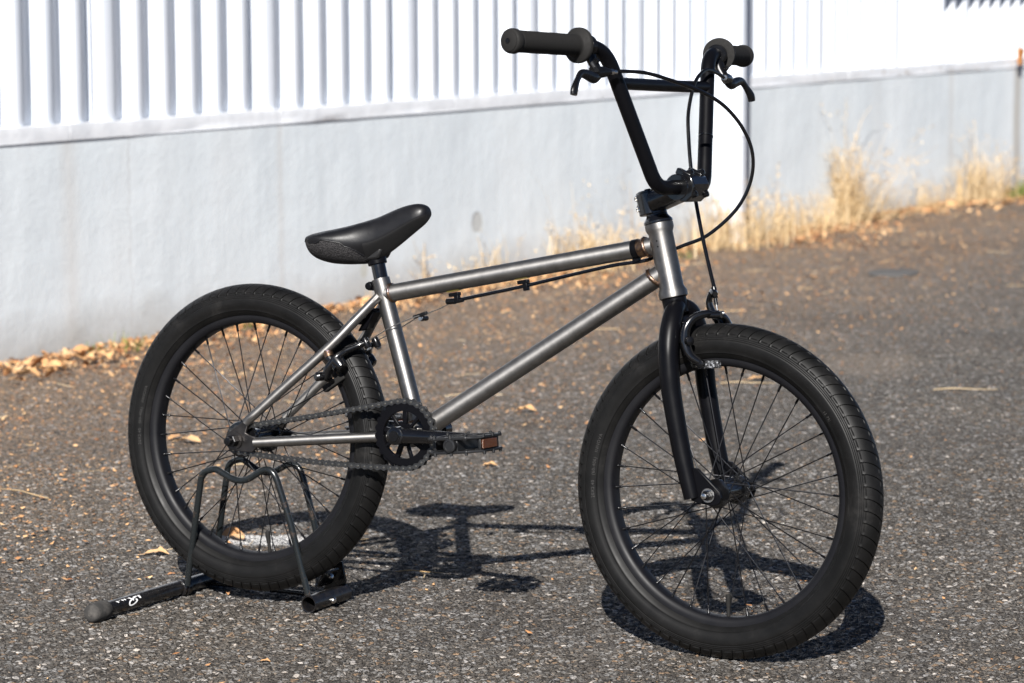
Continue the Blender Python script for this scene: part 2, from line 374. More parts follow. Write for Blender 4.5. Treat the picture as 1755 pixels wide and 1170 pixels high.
m_cope = mat('painted_coping', (.70, .72, .75), .5, 0, .4)
N = NT(m_cope); v = N.co()
cb = N.ramp(N.noise(v, 5, 6, .7), [(.35, (.60, .62, .65)), (.6, (.72, .735, .76))])
sx = N.n('ShaderNodeSeparateXYZ'); N.l(v, sx.inputs[0])
rz = N.n('ShaderNodeMapRange', i_1=4.6, i_2=6.2, i_3=0, i_4=1); N.l(sx.outputs[0], rz.inputs[0])
rst = N.math('MULTIPLY', rz.outputs[0], N.ramp(N.noise(v, 16, 4, .7), [(.56, (0, 0, 0)), (.68, (1, 1, 1))]))
cb = N.mix(N.math('MULTIPLY', rst, .8), cb, (.27, .19, .11))
N.l(cb, N.b.inputs['Base Color']); N.l(N.bump(N.noise(v, 9, 3), .4, .01), N.b.inputs['Normal'])
joints = [-5, -2.6, -.66, .303, 1.28, 2.26, 3.24, 4.05]
joints2 = [4.36, 5.3, 6.3, 7.25, 8.2, 9.2, 10.2, 12, 14, 17, 20, 24]
def coping(a, c):
    b = MB(); n = max(2, int((c-a)/.12)); rings = []
    for i in range(n+1):
        x = a+.0015+(c-a-.003)*i/n
        w = .0025*math.sin(x*7.3)+.002*math.sin(x*17.1+1); e = .0030+.0015*math.sin(x*5.1)
        prof = [(-e, .590+w), (-e-.002, .612), (-e, .632+w*.4), (.13, .634), (.13, .590), (-.004, .588)]
        rings.append([b.vert((x, y, z)) for y, z in prof])
    for A, B in zip(rings, rings[1:]): b.skin(A, B)
    b.face(rings[0]); b.face(list(reversed(rings[-1])))
    b.build('coping', m_cope, wall, ang=50)
for a, c in list(zip(joints, joints[1:]))+list(zip(joints2, joints2[1:])): coping(a, c)

m_fence = mat('white_painted_steel_sheet', (.80, .81, .83), .45, 0, .4)
N = NT(m_fence); v = N.co()
N.l(N.ramp(N.noise(N.co('Object', (3, 3, .6)), 3, 5, .6), [(.35, (.575, .615, .675)), (.6, (.62, .65, .70))]), N.b.inputs['Base Color'])
N.l(N.bump(N.noise(v, 4, 2), .15, .01), N.b.inputs['Normal'])
fence = bpy.data.objects.new('corrugated_fence', None); COL.objects.link(fence); fence.location = WB+Vector((0, 0, .62)); fence.rotation_euler.z = WANG
tag(fence, 'white folded steel sheet fence standing on the low painted wall', 'fence')
PL = .761; ZT = 2.1
def panel_mesh():
    b = MB(); prof = []      # (x, d)
    pos = [.142+.1238*i for i in range(6)]
    x0 = 0.0
    for i, o in enumerate(pos):
        st = 0.0 if i == 0 else pos[i-1]
        # up slope from st, plateau, down slope, valley to o
        prof += [(st+.001, .004), (st+.0035, .0060), (st+.0190, .0335), (st+.0215, .0370), (st+.0250, .0385)]
        e = o-.076
        prof += [(e-.010, .0385), (e-.003, .0380), (e+.005, .0362), (e+.013, .0325), (e+.050, .0100), (e+.058, .0062), (e+.066, .0044), (o-.001, .004)]
    prof.append((PL-.0005, .004))
    A = [b.vert((x, -d, .0)) for x, d in prof]; B = [b.vert((x, -d, ZT)) for x, d in prof]
    C = [b.vert((x, -d+.0012, .0)) for x, d in prof]; D = [b.vert((x, -d+.0012, ZT)) for x, d in prof]
    for i in range(len(prof)-1):
        b.face((A[i], A[i+1], B[i+1], B[i])); b.face((D[i], D[i+1], C[i+1], C[i])); b.face((A[i+1], A[i], C[i], C[i+1])); b.face((B[i], B[i+1], D[i+1], D[i]))
    # overlapping lip at the far end of the sheet
    b.box((PL-.008, -.0105, ZT/2), (.0025, .013, ZT))
    return b.mesh('panel', m_fence, 25)
pm = panel_mesh()
s0 = .452-PL*6
for i in range(28):
    s = s0+PL*i
    p = link('panel', pm, fence); p.location = (s, .050+.0015*math.sin(i*2.1), .012)
bm_ = MB(); bm_.tube([(0, 0, 0), (0, -.022, .004), (.0, -.03, .018)], .003, 8).lathe([(0, .009), (.003, .009)], (0, -.004, 0), (0, -1, 0), 10)
hbm = bm_.mesh('hook_bolt', m_fence)
for i in range(-2, 20):
    h_ = link('hook_bolt', hbm, fence); h_.location = (.460-PL+.270+.3805*i, .034, .352)
rb = MB().box((9.5, .075, 1.1), (29, .03, .05)).box((9.5, .075, .45), (29, .03, .05)).build('back_rail', m_fence, fence)
# unseen overhang added to throw the toothed shade at the top right
hb = MB().prism([(6.02, .51), (6.10, .475), (12.5, .475), (12.5, .80), (6.02, .80)], -.098, -.052); hb.build('shade_overhang', m_fence, fence, ang=30)
post = bpy.data.objects.new('fence_post', None); COL.objects.link(post); post.location = wpos(4.06, 0, 0); post.rotation_euler.z = WANG
tag(post, 'bright white square steel post from the road up past the fence', 'post')
MB().box((.045, -.066, 1.3), (.040, .124, 2.72)).build('post_shaft', m_fence, post, bevel=.004)
MB().box((.045, -.066, .42), (.046, .130, .012)).build('post_band', m_fence, post, bevel=.002)
m_rust = mat('rusty_bracket', (.42, .17, .05), .8)
N = NT(m_rust); N.l(N.ramp(N.noise(N.co(), 30, 5), [(.35, (.24, .085, .03)), (.6, (.62, .27, .07))]), N.b.inputs['Base Color'])
rbk = MB().prism([(-.035, .0), (.03, .0), (.045, .05), (-.05, .05)], -.016, 0).prism([(-.02, -.06), (.02, -.06), (.03, .0), (-.035, .0)], -.012, 0).build('bracket', m_rust, None)
rbk.location = wpos(7.13, .028, .645); rbk.rotation_euler.z = WANG; rbk.scale = (.7, .9, .7)
tag(rbk, 'orange rusted metal bracket on the wall coping at the right edge', 'bracket')

# ------------------------------------------------------------------ litter, leaves, dry grass
def leafmat(name, a, b_, c, rough=.7):
    m = mat(name, b_, rough, 0, .3); N = NT(m)
    oi = N.n('ShaderNodeNewGeometry').outputs['Random Per Island']
    N.l(N.ramp(oi, [(.0, a), (.5, b_), (1.0, c)]), N.b.inputs['Base Color'])
    return m
m_litter = leafmat('crushed_dry_leaves', (.22, .09, .035), (.48, .25, .11), (.64, .42, .22))
m_straw = leafmat('dry_straw', (.34, .22, .10), (.53, .385, .21), (.66, .52, .33))
m_leaf = mat('dry_brown_leaf', (.50, .28, .12), .65, 0, .3)
N = NT(m_leaf); oi = N.n('ShaderNodeObjectInfo').outputs['Random']
lc = N.ramp(oi, [(0, (.34, .16, .07)), (.3, (.50, .27, .12)), (.65, (.60, .36, .17)), (1, (.66, .45, .25))])
N.l(N.mix(N.ramp(N.noise(N.co(), 60, 5), [(.5, (0, 0, 0)), (.72, (1, 1, 1))]), lc, (.30, .15, .07)), N.b.inputs['Base Color'])
def flakes(name, n, sampler, size, mats, lift=.002, curl=.5):
    co = []; fc = []
    P = sampler(n)
    for i in range(len(P)):
        x, y = P[i]; L = size(); w = L*nrs.uniform(.35, .8); a = nrs.uniform(0, 6.283)
        ca, sa = math.cos(a), math.sin(a); z = lift+nrs.uniform(0, .003)+.0; k = len(co)
        t1, t2, t3 = nrs.uniform(0, curl, 3)*L
        pts = [(-L/2, 0, t1*.5), (-.1*L, -w/2, t2*.6), (L/2, nrs.uniform(-.2, .2)*w, t3), (.05*L, w/2, t1*.8)]
        for px, py, pz in pts: co.append((x+px*ca-py*sa, y+px*sa+py*ca, z+pz))
        fc.append((k, k+1, k+2, k+3))
    o = link(name, np_mesh(name, np.array(co), np.array(fc), mats, False)); return o
def band(n, s_lo=-1.5, s_hi=16, sc=.16, power=1.0):
    s = s_lo+(s_hi-s_lo)*nrs.rand(n)**.9; d = nrs.exponential(sc, n)+.005
    clump = .6+.5*np.sin(s*3.1)+.4*np.sin(s*7.7+1)
    d = d*np.clip(clump, .25, 1.6)
    P = np.stack([WB.x+WE.x*s+WN.x*d, WB.y+WE.y*s+WN.y*d], 1); return P
o = flakes('leaf_litter', 22000, lambda n: band(n, sc=.17), lambda: nrs.uniform(.006, .024), m_litter, .003, .8); tag(o, 'orange brown drift of crushed dry leaves along the foot of the white wall', 'leaf litter', kind='stuff')
def scatter(n):
    f_ = 3.6+9*nrs.rand(n)**1.0; l_ = nrs.uniform(-.22, .22, n)*f_*1.15
    P = np.stack([CAM.x+r2.x*l_+f2.x*f_, CAM.y+r2.y*l_+f2.y*f_], 1)
    dw_ = (P[:, 0]-WB.x)*WN.x+(P[:, 1]-WB.y)*WN.y
    keep = (dw_ > .02) & (nrs.rand(n) < np.clip(1.30-dw_*.60, .012, 1)*(.45+.55*(np.sin(P[:, 0]*5+np.sin(P[:, 1]*4)*2)*np.sin(P[:, 1]*3.3+P[:, 0]*2)*.5+.5)))
    # denser field left of and behind the rear wheel
    return P[keep]
o = flakes('leaf_crumbs', 190000, scatter, lambda: min(.014, .003+nrs.exponential(.0032)), m_litter, .001, .5); tag(o, 'orange crumbs of dry leaf scattered thinly over the asphalt', 'leaf litter', kind='stuff')
def straw_field(name, n, sampler, lmin, lmax, label):
    b = MB(); P = sampler(n)
    for x, y in P:
        L = lmin+(lmax-lmin)*nrs.rand()**2.5; a = nrs.uniform(0, 6.283); w = nrs.uniform(.0004, .0009); bend = nrs.uniform(-.2, .2)*L
        pts = []
        for t in (-.5, 0, .5):
            px = x+math.cos(a)*t*L-math.sin(a)*bend*(.25-t*t); py = y+math.sin(a)*t*L+math.cos(a)*bend*(.25-t*t); pts.append((px, py, .002+nrs.uniform(0, .004)))
        b.tube(pts, w, 3, up=(0, 0, 1))
    o = b.build(name, m_straw, None, ang=0); tag(o, label, 'straw', kind='stuff'); return o
straw_field('straw_bits', 300, lambda n: scatter(n*3)[:n], .02, .09, 'thin pale straw bits lying over the asphalt')
straw_field('grass_thatch', 900, lambda n: band(n, 2.0, 14, .10), .04, .16, 'matted dry grass stems lying along the wall foot behind the bike')
# single long stems that can be picked out
stems = [((-.98, .61), .17, 2.85, 'long pale dry stem on the asphalt at the left edge'), ((.13, .303), .085, .3, 'forked dry stem on the road between the two wheels'),
         ((-.62, 1.36), .12, .5, 'dry straw on the road seen above the pedal'), ((-.35, 2.72), .14, .45, 'flat straw piece lying beyond the front wheel'),
         ((.18, 2.86), .16, .45, 'long straw near the right edge of the road'), ((1.18, .93), .05, 1.0, 'short bent straw right of the front wheel shadow')]
for (x, y), L, a, lab in stems:
    b = MB(); pts = smooth([(-L/2, 0, .004), (-L*.2, L*.03, .007), (L*.15, -L*.02, .006), (L/2, L*.05, .004)], 4)
    b.tube(pts, smooth_r([.0008, .0011, .0008, .0004], 4), 5, up=(0, 0, 1))
    if 'forked' in lab: b.tube([(0, 0, .006), (L*.2, -L*.3, .006), (L*.22, -L*.5, .005)], .0008, 4, up=(0, 0, 1))
    o = b.build('dry_straw', m_straw); o.location = (x, y, 0); o.rotation_euler.z = a; tag(o, lab, 'stem')
def leaf_mesh(seed, L=1.0, lobes=0):
    R = np.random.RandomState(seed); b = MB(); n = 9; cx = []; edgeL = []; edgeR = []
    cl = R.uniform(.15, .5); tw = R.uniform(-.5, .5)
    for i in range(n):
        t = i/(n-1); w = .36*math.sin(math.pi*min(1, t*.96+.02))**.7*(1-.25*t)*R.uniform(.85, 1.1)
        if lobes: w *= 1+.35*math.sin(t*math.pi*lobes*2)
        x = (t-.5); z = .10*math.sin(t*3+R.uniform(-.2, .2))+.03
        zz = cl*w+R.uniform(-.03, .04)
        cx.append(b.vert((x, 0, z))); edgeL.append(b.vert((x+R.uniform(-.03, .03), w, z+zz+tw*.08*t))); edgeR.append(b.vert((x+R.uniform(-.03, .03), -w, z+zz*R.uniform(.3, 1)-tw*.05*t)))
    for i in range(n-1):
        b.face((cx[i], cx[i+1], edgeL[i+1], edgeL[i])); b.face((cx[i+1], cx[i], edgeR[i], edgeR[i+1]))
    b.tube([(-.5, 0, .05), (-.62, .02, .03), (-.74, .05, .02)], .009, 5)
    me = b.mesh('leaf', m_leaf, 60)
    for vv in me.vertices: vv.co *= L
    return me
LM = [leaf_mesh(i, 1.0, (0, 2, 3, 0, 2, 0)[i]) for i in range(6)]
def leaf(xy, size, rz, k, label, group=None, tilt=(0, 0), z=.002):
    o = link('dry_leaf', LM[k]); o.location = (xy[0], xy[1], z); o.scale = (size, size, size); o.rotation_euler = (tilt[0], tilt[1], rz); tag(o, label, 'leaf', group); return o
leaf((-.375, .228), .046, .55, 1, 'torn tan dry leaf lying on the asphalt left of the rear tyre', z=.001)
leaf((-.352, .435), .042, .9, 3, 'upright curled dry leaf seen through the rear wheel near the white paint mark', tilt=(.6, .1), z=.004)
leaf((-.330, .418), .040, -.3, 0, 'flat dry leaf beside the curled one behind the rear wheel rim')
leaf((-1.066, 1.300), .060, .1, 0, 'pale tan leaf on the road seen left of the rear hub')
leaf((-1.12, 1.33), .045, 1.2, 2, 'smaller pale leaf touching the one left of the rear hub')
leaf((-.313, 1.335), .03, .4, 4, 'small flat leaf on the road just below the pedal')
leaf((.262, -.37), .017, .4, 1, 'small tan leaf fragment on the road near the bottom edge left of centre')
leaf((-.36, 2.8), .045, .6, 2, 'buff leaf on the asphalt above the front tyre top')
leaf((-.62, 2.05), .05, .2, 4, 'flat orange leaf between seat tube and down tube on the far asphalt')
leaf((-.25, .10), .016, .9, 5, 'tiny buff leaf fragment beside the front stand tube', z=.001)
pile = [(-2.089, 2.071), (-1.998, 1.931), (-2.073, 1.954), (-2.07, 2.145), (-2.08, 2.25), (-2.13, 2.35), (-2.05, 2.05), (-2.12, 2.02), (-2.02, 2.2), (-2.16, 2.46), (-2.10, 2.42), (-2.17, 2.16), (-2.0, 1.86), (-2.2, 2.6), (-2.04, 2.12), (-2.11, 1.97), (-2.15, 2.26), (-2.06, 2.32), (-2.14, 2.1), (-2.02, 1.9), (-2.05, 1.98), (-2.1, 2.2), (-2.13, 2.28), (-2.0, 1.95), (-2.08, 2.12), (-2.15, 2.4), (-2.17, 2.52), (-2.06, 2.26), (-2.11, 2.06), (-2.03, 2.02), (-2.18, 2.34)]
for i, (x, y) in enumerate(pile):
    leaf((x+nrs.uniform(-.02, .02), y), nrs.uniform(.030, .056), nrs.uniform(0, 6.28), i % 6, 'curled orange brown leaf in the drift against the wall foot at the far left', 'leaves drifted against the wall at the left edge', (nrs.uniform(-.6, .6), nrs.uniform(-.7, .7)), nrs.uniform(.004, .028))
for i in range(16):
    q = wpos(nrs.uniform(1.55, 2.1), nrs.uniform(.03, .2)); leaf(q, nrs.uniform(.028, .055), nrs.uniform(0, 6.28), i % 6, 'dry leaf in the small heap at the wall foot behind the seat tube', 'leaves heaped behind the seat tube', (nrs.uniform(-.7, .7), nrs.uniform(-.7, .7)), nrs.uniform(.004, .03))
for i in range(26):
    q = wpos(nrs.uniform(2.6, 8.5), nrs.uniform(.06, .42)); leaf(q, nrs.uniform(.035, .07), nrs.uniform(0, 6.28), i % 6, 'dry leaf lying under the dead grass along the wall', 'leaves strewn under the dead grass', (nrs.uniform(-.5, .5), nrs.uniform(-.5, .5)), nrs.uniform(.002, .015))
for (x, y), lab in [((-1.3, 6.6), 'lone leaf on the far road a little beyond the round cover'), ((-.95, 7.4), 'farthest lone leaf on the road at the upper right'), ((-.5, 5.9), 'lone leaf on the road right of the round cover'), ((-1.25, 5.2), 'lone leaf on the road just left of the round cover')]:
    leaf((x, y), .04, nrs.uniform(0, 6), 0, lab, 'single leaves on the far road')
# concrete-grey flat stone plate (cover) in the far road
m_plate = rough_var(mat('grey_cover', (.085, .083, .082), .9, 0, .15), 20, .85, .95)
cv = MB().lathe([(0, .20), (.006, .20), (.008, .19)], (0, 0, 0), (0, 0, 1), 32).build('utility_cover', m_plate); cv.location = (-1.05, 5.46, 0); cv.scale = (.42, .55, 1)
tag(cv, 'small round grey utility cover in the far asphalt right of the front brake', 'cover')

def strip(b, p0, az, lean, L, w, droop, seed_head=False, nseg=6):
    d = Vector((math.cos(az), math.sin(az), 0)); side = Vector((-d.y, d.x, 0)); P = Vector(p0); dirv = (Vector((0, 0, 1))*math.cos(lean)+d*math.sin(lean)); prev = None
    for i in range(nseg+1):
        t = i/nseg; ww = w*(1-t*.85)/2
        a, c = b.vert(P-side*ww), b.vert(P+side*ww)
        if prev: b.face((prev[0], prev[1], c, a))
        prev = (a, c); tip = P.copy()
        lean2 = lean+droop*t*t; dirv = Vector((0, 0, 1))*math.cos(lean2)+d*math.sin(lean2); P = P+dirv*(L/nseg)
    if seed_head:
        for j in range(10):
            q = tip-dirv*(j*.009)+Vector((nrs.uniform(-1, 1), nrs.uniform(-1, 1), nrs.uniform(-.4, .6)))*.009
            k = [b.vert(q+Vector((nrs.uniform(-1, 1), nrs.uniform(-1, 1), nrs.uniform(-1, 1)))*.006) for _ in range(3)]; b.face(k)
m_green = leafmat('weed_leaf_green', (.07, .10, .02), (.14, .17, .04), (.28, .25, .08))
def clump(s, d, height, n, spread, label, m=None, az=None, name='dry_grass', heads=.25, out=.0, w=.004, cat='dry grass', kind=None, group=None, wind=0):
    b = MB(); wall_az = math.atan2(WE.y, WE.x)
    n = int(n*.85)
    for i in range(n):
        ps = nrs.normal(0, spread*.5); pd = abs(nrs.normal(0, spread*.35))
        base = WE*ps+WN*pd
        a = nrs.uniform(0, 6.283) if az is None else az+nrs.normal(0, .9)
        L = height*nrs.uniform(.35, 1.1)*(1-.4*min(1, abs(ps)/(spread+1e-6))); lean = abs(nrs.normal(0, .48))+wind; L *= 1/(math.cos(min(lean, 1.0)))
        # keep blades in front of the wall
        dv = Vector((math.cos(a), math.sin(a), 0))
        if dv.dot(WN) < 0: lean = min(lean, .25)*.5
        strip(b, base, a, lean, L, w*nrs.uniform(.6, 1.3), nrs.uniform(.2, 2.1), nrs.rand() < heads)
    o = b.build(name, m or m_straw, None, ang=0); o.location = wpos(s, d+.012); tag(o, label, cat, group, kind); return o
clump(2.40, .02, .22, 34, .10, 'thin sprig of dry grass against the wall right of the saddle post', heads=.4)
clump(2.26, .03, .11, 40, .12, 'short tuft of dry grass at the wall foot above the top tube')
clump(2.02, .02, .14, 26, .07, 'leaning dry sprig at the wall foot just right of the seat post', az=WANG+math.pi, wind=.5)
clump(.70, .02, .07, 30, .06, 'small brown sprout at the wall foot left of the rear tyre', heads=0)
clump(.42, .02, .06, 60, .22, 'low greenish moss and weed at the wall foot far left', m=m_green, name='weed_tuft', heads=0, cat='weed')
clump(1.02, .05, .03, 50, .07, 'tiny green weed seen through the top of the rear wheel', m=m_green, name='weed_tuft', heads=0, cat='weed')
clump(1.72, .02, .07, 60, .12, 'low orange brown weed tuft left of the seat tube', heads=.1)
clump(3.02, .02, .19, 260, .26, 'bushy dry grass clump left of the head tube', heads=.35)
clump(2.86, .02, .30, 30, .12, 'tall wispy dry stalks rising left of the handlebar stem', heads=.5, w=.003)
clump(3.35, .02, .36, 22, .10, 'sparse tall dry stalks against the wall under the crossbar', heads=.6, w=.003)
clump(3.50, .12, .04, 70, .18, 'small green weeds just behind the head tube', m=m_green, name='weed_tuft', heads=0, cat='weed')
clump(4.02, .02, .27, 430, .34, 'thick tan dry grass clump at the foot of the white post', heads=.3)
clump(4.45, .04, .20, 200, .24, 'tangled straw clump just right of the white post foot', heads=.3)
clump(4.85, .03, .17, 150, .20, 'low wide straw clump between the post and the tall clump', heads=.25)
clump(5.17, .02, .40, 330, .15, 'tallest dry grass clump against the wall with feathery heads', heads=.45)
clump(5.42, .03, .17, 80, .22, 'short dry grass right beside the tallest clump', heads=.3)
clump(5.30, .02, .46, 26, .30, 'loose arching seed stalks leaning right from the tallest clump', heads=.9, w=.003, az=WANG, wind=.25)
clump(5.95, .02, .15, 90, .16, 'thin upright dry tuft midway to the right edge clump', heads=.2)
clump(6.10, .02, .08, 45, .25, 'low straw fringe before the right edge clump', heads=.1)
clump(6.50, .02, .28, 330, .24, 'rounded dry grass clump near the right edge of the picture', heads=.35)
clump(6.75, .03, .26, 26, .30, 'airy seed stalks fanning right of the rounded clump', heads=.9, w=.003)
clump(6.85, .10, .08, 150, .16, 'dark green weed at the right foot of the rounded clump', m=m_green, name='weed_tuft', heads=0, w=.01, cat='weed')
clump(7.35, .05, .05, 100, .3, 'low green weeds at the wall foot by the right picture edge', m=m_green, name='weed_tuft', heads=0, w=.008, cat='weed')

# ------------------------------------------------------------------ the bicycle (modelled upright, x forward, -y chain side, origin at the rear axle)
RB = Matrix(((.99973, 0, .02328, 0), (-.0014618, .9980267, .0627735, 0), (-.0232342, -.0627905, .9977562, 0), (0, 0, 0, 1)))
RT = .255
bike = bpy.data.objects.new('bmx_bicycle', None); COL.objects.link(bike)
bike.matrix_world = Matrix.Translation(Vector((0, 0, .2745145))) @ RB @ Matrix.Translation((0, 0, -RT))
tag(bike, 'raw steel freestyle bicycle with black bars and wheels, held up by a rear wheel stand', 'bicycle')
UP = Matrix.Translation((0, 0, RT))
ST = Matrix(((.99951915, .03100723, -.00013335, .00039713), (-.03100723, .99948217, -.00859907, .02560864), (-.00013335, .00859907, .99996302, .00011013), (0, 0, 0, 1)))
def part(name, mb, mats, M=None, ang=35, bevel=0, parent=None):
    o = mb.build(name, mats, parent or bike, ang, bevel); o.matrix_local = (UP @ M) if (M and parent is None) else (UP if parent is None else Matrix()); return o
def sub(name, mb, mats, parent, ang=35, bevel=0):
    return mb.build(name, mats, parent, ang, bevel)
def loft(b, secs):
    R = [[b.vert(p) for p in s_] for s_ in secs]
    for A, B in zip(R, R[1:]): b.skin(A, B)
    b.face(list(reversed(R[0]))); b.face(R[-1]); return b

def axis_uv(o, axis):
    me = o.data; ax = Vector(axis).normalized(); a = Vector((0, 1, 0)); a = (a-ax*a.dot(ax))
    a = a.normalized() if a.length > .2 else Vector((1, 0, 0)); b_ = ax.cross(a)
    cen = sum((v_.co for v_ in me.vertices), Vector())/len(me.vertices)
    uv = me.uv_layers.new(name='axis')
    for pg in me.polygons:
        an = []
        for vi in pg.vertices:
            q = me.vertices[vi].co-cen; an.append([q.dot(ax)*4, math.atan2(q.dot(b_), q.dot(a))])
        for k in an:
            while k[1]-an[0][1] > math.pi: k[1] -= 2*math.pi
            while k[1]-an[0][1] < -math.pi: k[1] += 2*math.pi
        for li, k in zip(pg.loop_indices, an): uv.data[li].uv = (k[0], k[1]/6.2832)
# --- frame
HT, HB = Vector((.7215, 0, .3985)), Vector((.7535, 0, .2865)); HAX = (HT-HB).normalized()
BB = Vector((.316, 0, .036)); ST_T = Vector((.2285, 0, .279))
hl = (HT-HB).length
b = MB().lathe([(-.034, .0195), (.034, .0195)], BB, (0, 1, 0), 28)
frame = part('frame', b, m_steel, bevel=.001); axis_uv(frame, (0, 1, 0))
b = MB().lathe([(0, .0205), (.001, .0222), (.009, .0224), (.0115, .0212), (.017, .0188), (hl-.016, .0188), (hl-.0115, .0208), (hl-.0085, .0220), (hl-.001, .0220), (hl, .0205)], HB, HAX, 40)
axis_uv(sub('head_tube', b, m_steel, frame, 30), HAX)
for z_ in (.372, .3635):
    sub('vent_hole', MB().lathe([(0, .0012), (.0006, .0012)], Vector((.7215+(.3985-z_)*.2857+.000, -.0186, z_)), (0, -1, 0), 10), m_satin, frame)
TT0, TT1 = Vector((.236, 0, .2545)), Vector((.716, 0, .3635))
axis_uv(sub('top_tube', MB().tube([TT0, lerp(TT0, TT1, .5), TT1], .0141, 32), m_steel, frame), TT1-TT0)
DT0, DT1 = Vector((.325, 0, .046)), Vector((.738, 0, .3265))
axis_uv(sub('down_tube', MB().tube([DT0, lerp(DT0, DT1, .5), DT1], .0156, 32), m_steel, frame), DT1-DT0)
b = MB().tube([BB, lerp(BB, ST_T, .5), lerp(BB, ST_T, .86), lerp(BB, ST_T, .875), lerp(BB, ST_T, 1.0)], [.0138, .0138, .0138, .0150, .0150], 32)
axis_uv(sub('seat_tube', b, m_steel, frame, 30), ST_T-BB)
# welds
def weld(c, ax, r, rr=.0022, m=m_weld, k=34):
    ax = Vector(ax).normalized(); a = Vector((0, 1, 0)); a = (a-ax*a.dot(ax)).normalized(); bb = ax.cross(a); mb = MB(); pts = []
    prev = None; first = None
    for i in range(k):
        t = 2*math.pi*i/k; p = Vector(c)+a*(r*math.cos(t))+bb*(r*math.sin(t)); tn = (-a*math.sin(t)+bb*math.cos(t)); rad = (a*math.cos(t)+bb*math.sin(t))
        ring_ = mb.ring(p, rad, ax, rr*(1+.25*(i % 2)), 6)
        if prev: mb.skin(prev, ring_)
        else: first = ring_
        prev = ring_
    mb.skin(prev, first)
    return sub('weld', mb, m, frame, 60)
ttd = (TT1-TT0).normalized(); dtd = (DT1-DT0).normalized(); std = (ST_T-BB).normalized()
weld(TT1-ttd*.0125, ttd+Vector((-.25, 0, .1)), .0138, .003); weld(TT0+ttd*.0165, ttd, .0136, .0026); weld(DT1-dtd*.021, dtd+Vector((-.1, 0, .30)), .0155, .0032)
weld(DT0+dtd*.016, dtd, .0153, .0026); weld(BB+std*.021, std, .0142, .0026)
for ax_, p_ in ((ttd, TT1-ttd*.021), ):
    sub('heat_tint', MB().tube([p_-ax_*.006, p_+ax_*.007], .01422, 32, caps=False), m_weld, frame)
for sgn in (-1, 1):
    a_ = Vector((.018, sgn*.0585, .031)); c_ = Vector((.165, sgn*.046, .1655)); d_ = Vector((.236, sgn*.0145, .2525))
    pts = smooth([a_, lerp(a_, c_, .5), c_, lerp(c_, d_, .5), d_], 6)
    axis_uv(sub('seat_stay', MB().tube(pts, smooth_r([.0074, .008, .008, .008, .0072], 6), 20), m_steel, frame), d_-a_)
    a_ = Vector((.037, sgn*.0585, -.0005)); c_ = Vector((.2, sgn*.0435, .021)); d_ = Vector((.302, sgn*.029, .034))
    pts = smooth([a_, lerp(a_, c_, .5), c_, d_], 6)
    axis_uv(sub('chain_stay', MB().tube(pts, smooth_r([.0078, .0086, .0086, .0082], 6), 20), m_steel, frame), d_-a_)
    poly = [(-.0185, .009), (.005, .026), (.016, .0345), (.0235, .0285), (.019, .014), (.028, .0105), (.040, .0075), (.041, -.009), (.034, -.0165), (.016, -.0175), (-.010, -.0165), (-.018, -.010)]
    sub('rear_dropout', MB().prism(poly, sgn*.0545, sgn*.0605), m_dropsteel, frame, bevel=.001)
    sub('brake_boss', MB().lathe([(-.004, .0085), (.0, .0085), (.010, .0075)], (.164, sgn*.047, .157), (.45, sgn*.25, -.60), 14), m_weld, frame)
sub('stay_bridge', MB().tube([(.205, -.026, .211), (.203, 0, .209), (.205, .026, .211)], .0065, 14), m_satin, frame)
sub('stay_bridge', MB().prism([(.196, .192), (.212, .196), (.226, .226), (.218, .232)], -.012, .012), m_satin, frame, bevel=.002)
sub('seat_clamp_bolt', MB().lathe([(-.010, .0045), (-.008, .0062), (.004, .0062), (.0045, .003)], (.2125, -.0075, .2665), (.0, -1, 0), 16).box((.2150, -.0, .2665), (.012, .014, .014)), m_satin, frame, bevel=.001)
# --- headset, fork
b = MB().lathe([(0, .0225), (.003, .0225), (.0045, .0215), (.010, .0172), (.0115, .0165), (.0135, .0165), (.014, .0158), (.015, .0165), (.017, .0165), (.0175, .016)], HT+HAX*.0006, HAX, 32)
part('headset', b, m_gloss, ST, 25)
b = MB().lathe([(0, .0145), (.003, .019), (.010, .0185), (.0262, .0190), (.027, .0206)], HB-HAX*.0275, HAX, 32)
fork = part('fork', b, m_satin, ST, 30)
for sgn in (-1, 1):
    P = [(.7655, sgn*.008, .2745), (.7685, sgn*.026, .2655), (.7725, sgn*.043, .243), (.7765, sgn*.0535, .213), (.782, sgn*.0575, .178), (.7885, sgn*.0580, .142), (.808, sgn*.0575, .064), (.8305, sgn*.0570, -.008)]
    sub('fork_leg', MB().tube(smooth(P, 6), smooth_r([.0125, .0150, .0157, .0157, .0155, .0150, .0142, .0125], 6), 28), m_satin, fork)
    poly = [(.8165, .030), (.8330, .0385), (.8385, .0375), (.8765, .0065), (.8800, -.003), (.8765, -.012), (.866, -.0155), (.848, -.0145), (.830, -.0115)]
    sub('fork_dropout', MB().prism(poly, sgn*.0535, sgn*.0595), m_satin, fork, bevel=.001)
sub('steerer_gusset', MB().prism([(.765, .262), (.778, .262), (.784, .250), (.778, .240), (.768, .248)], -.020, .020), m_satin, fork, bevel=.003)
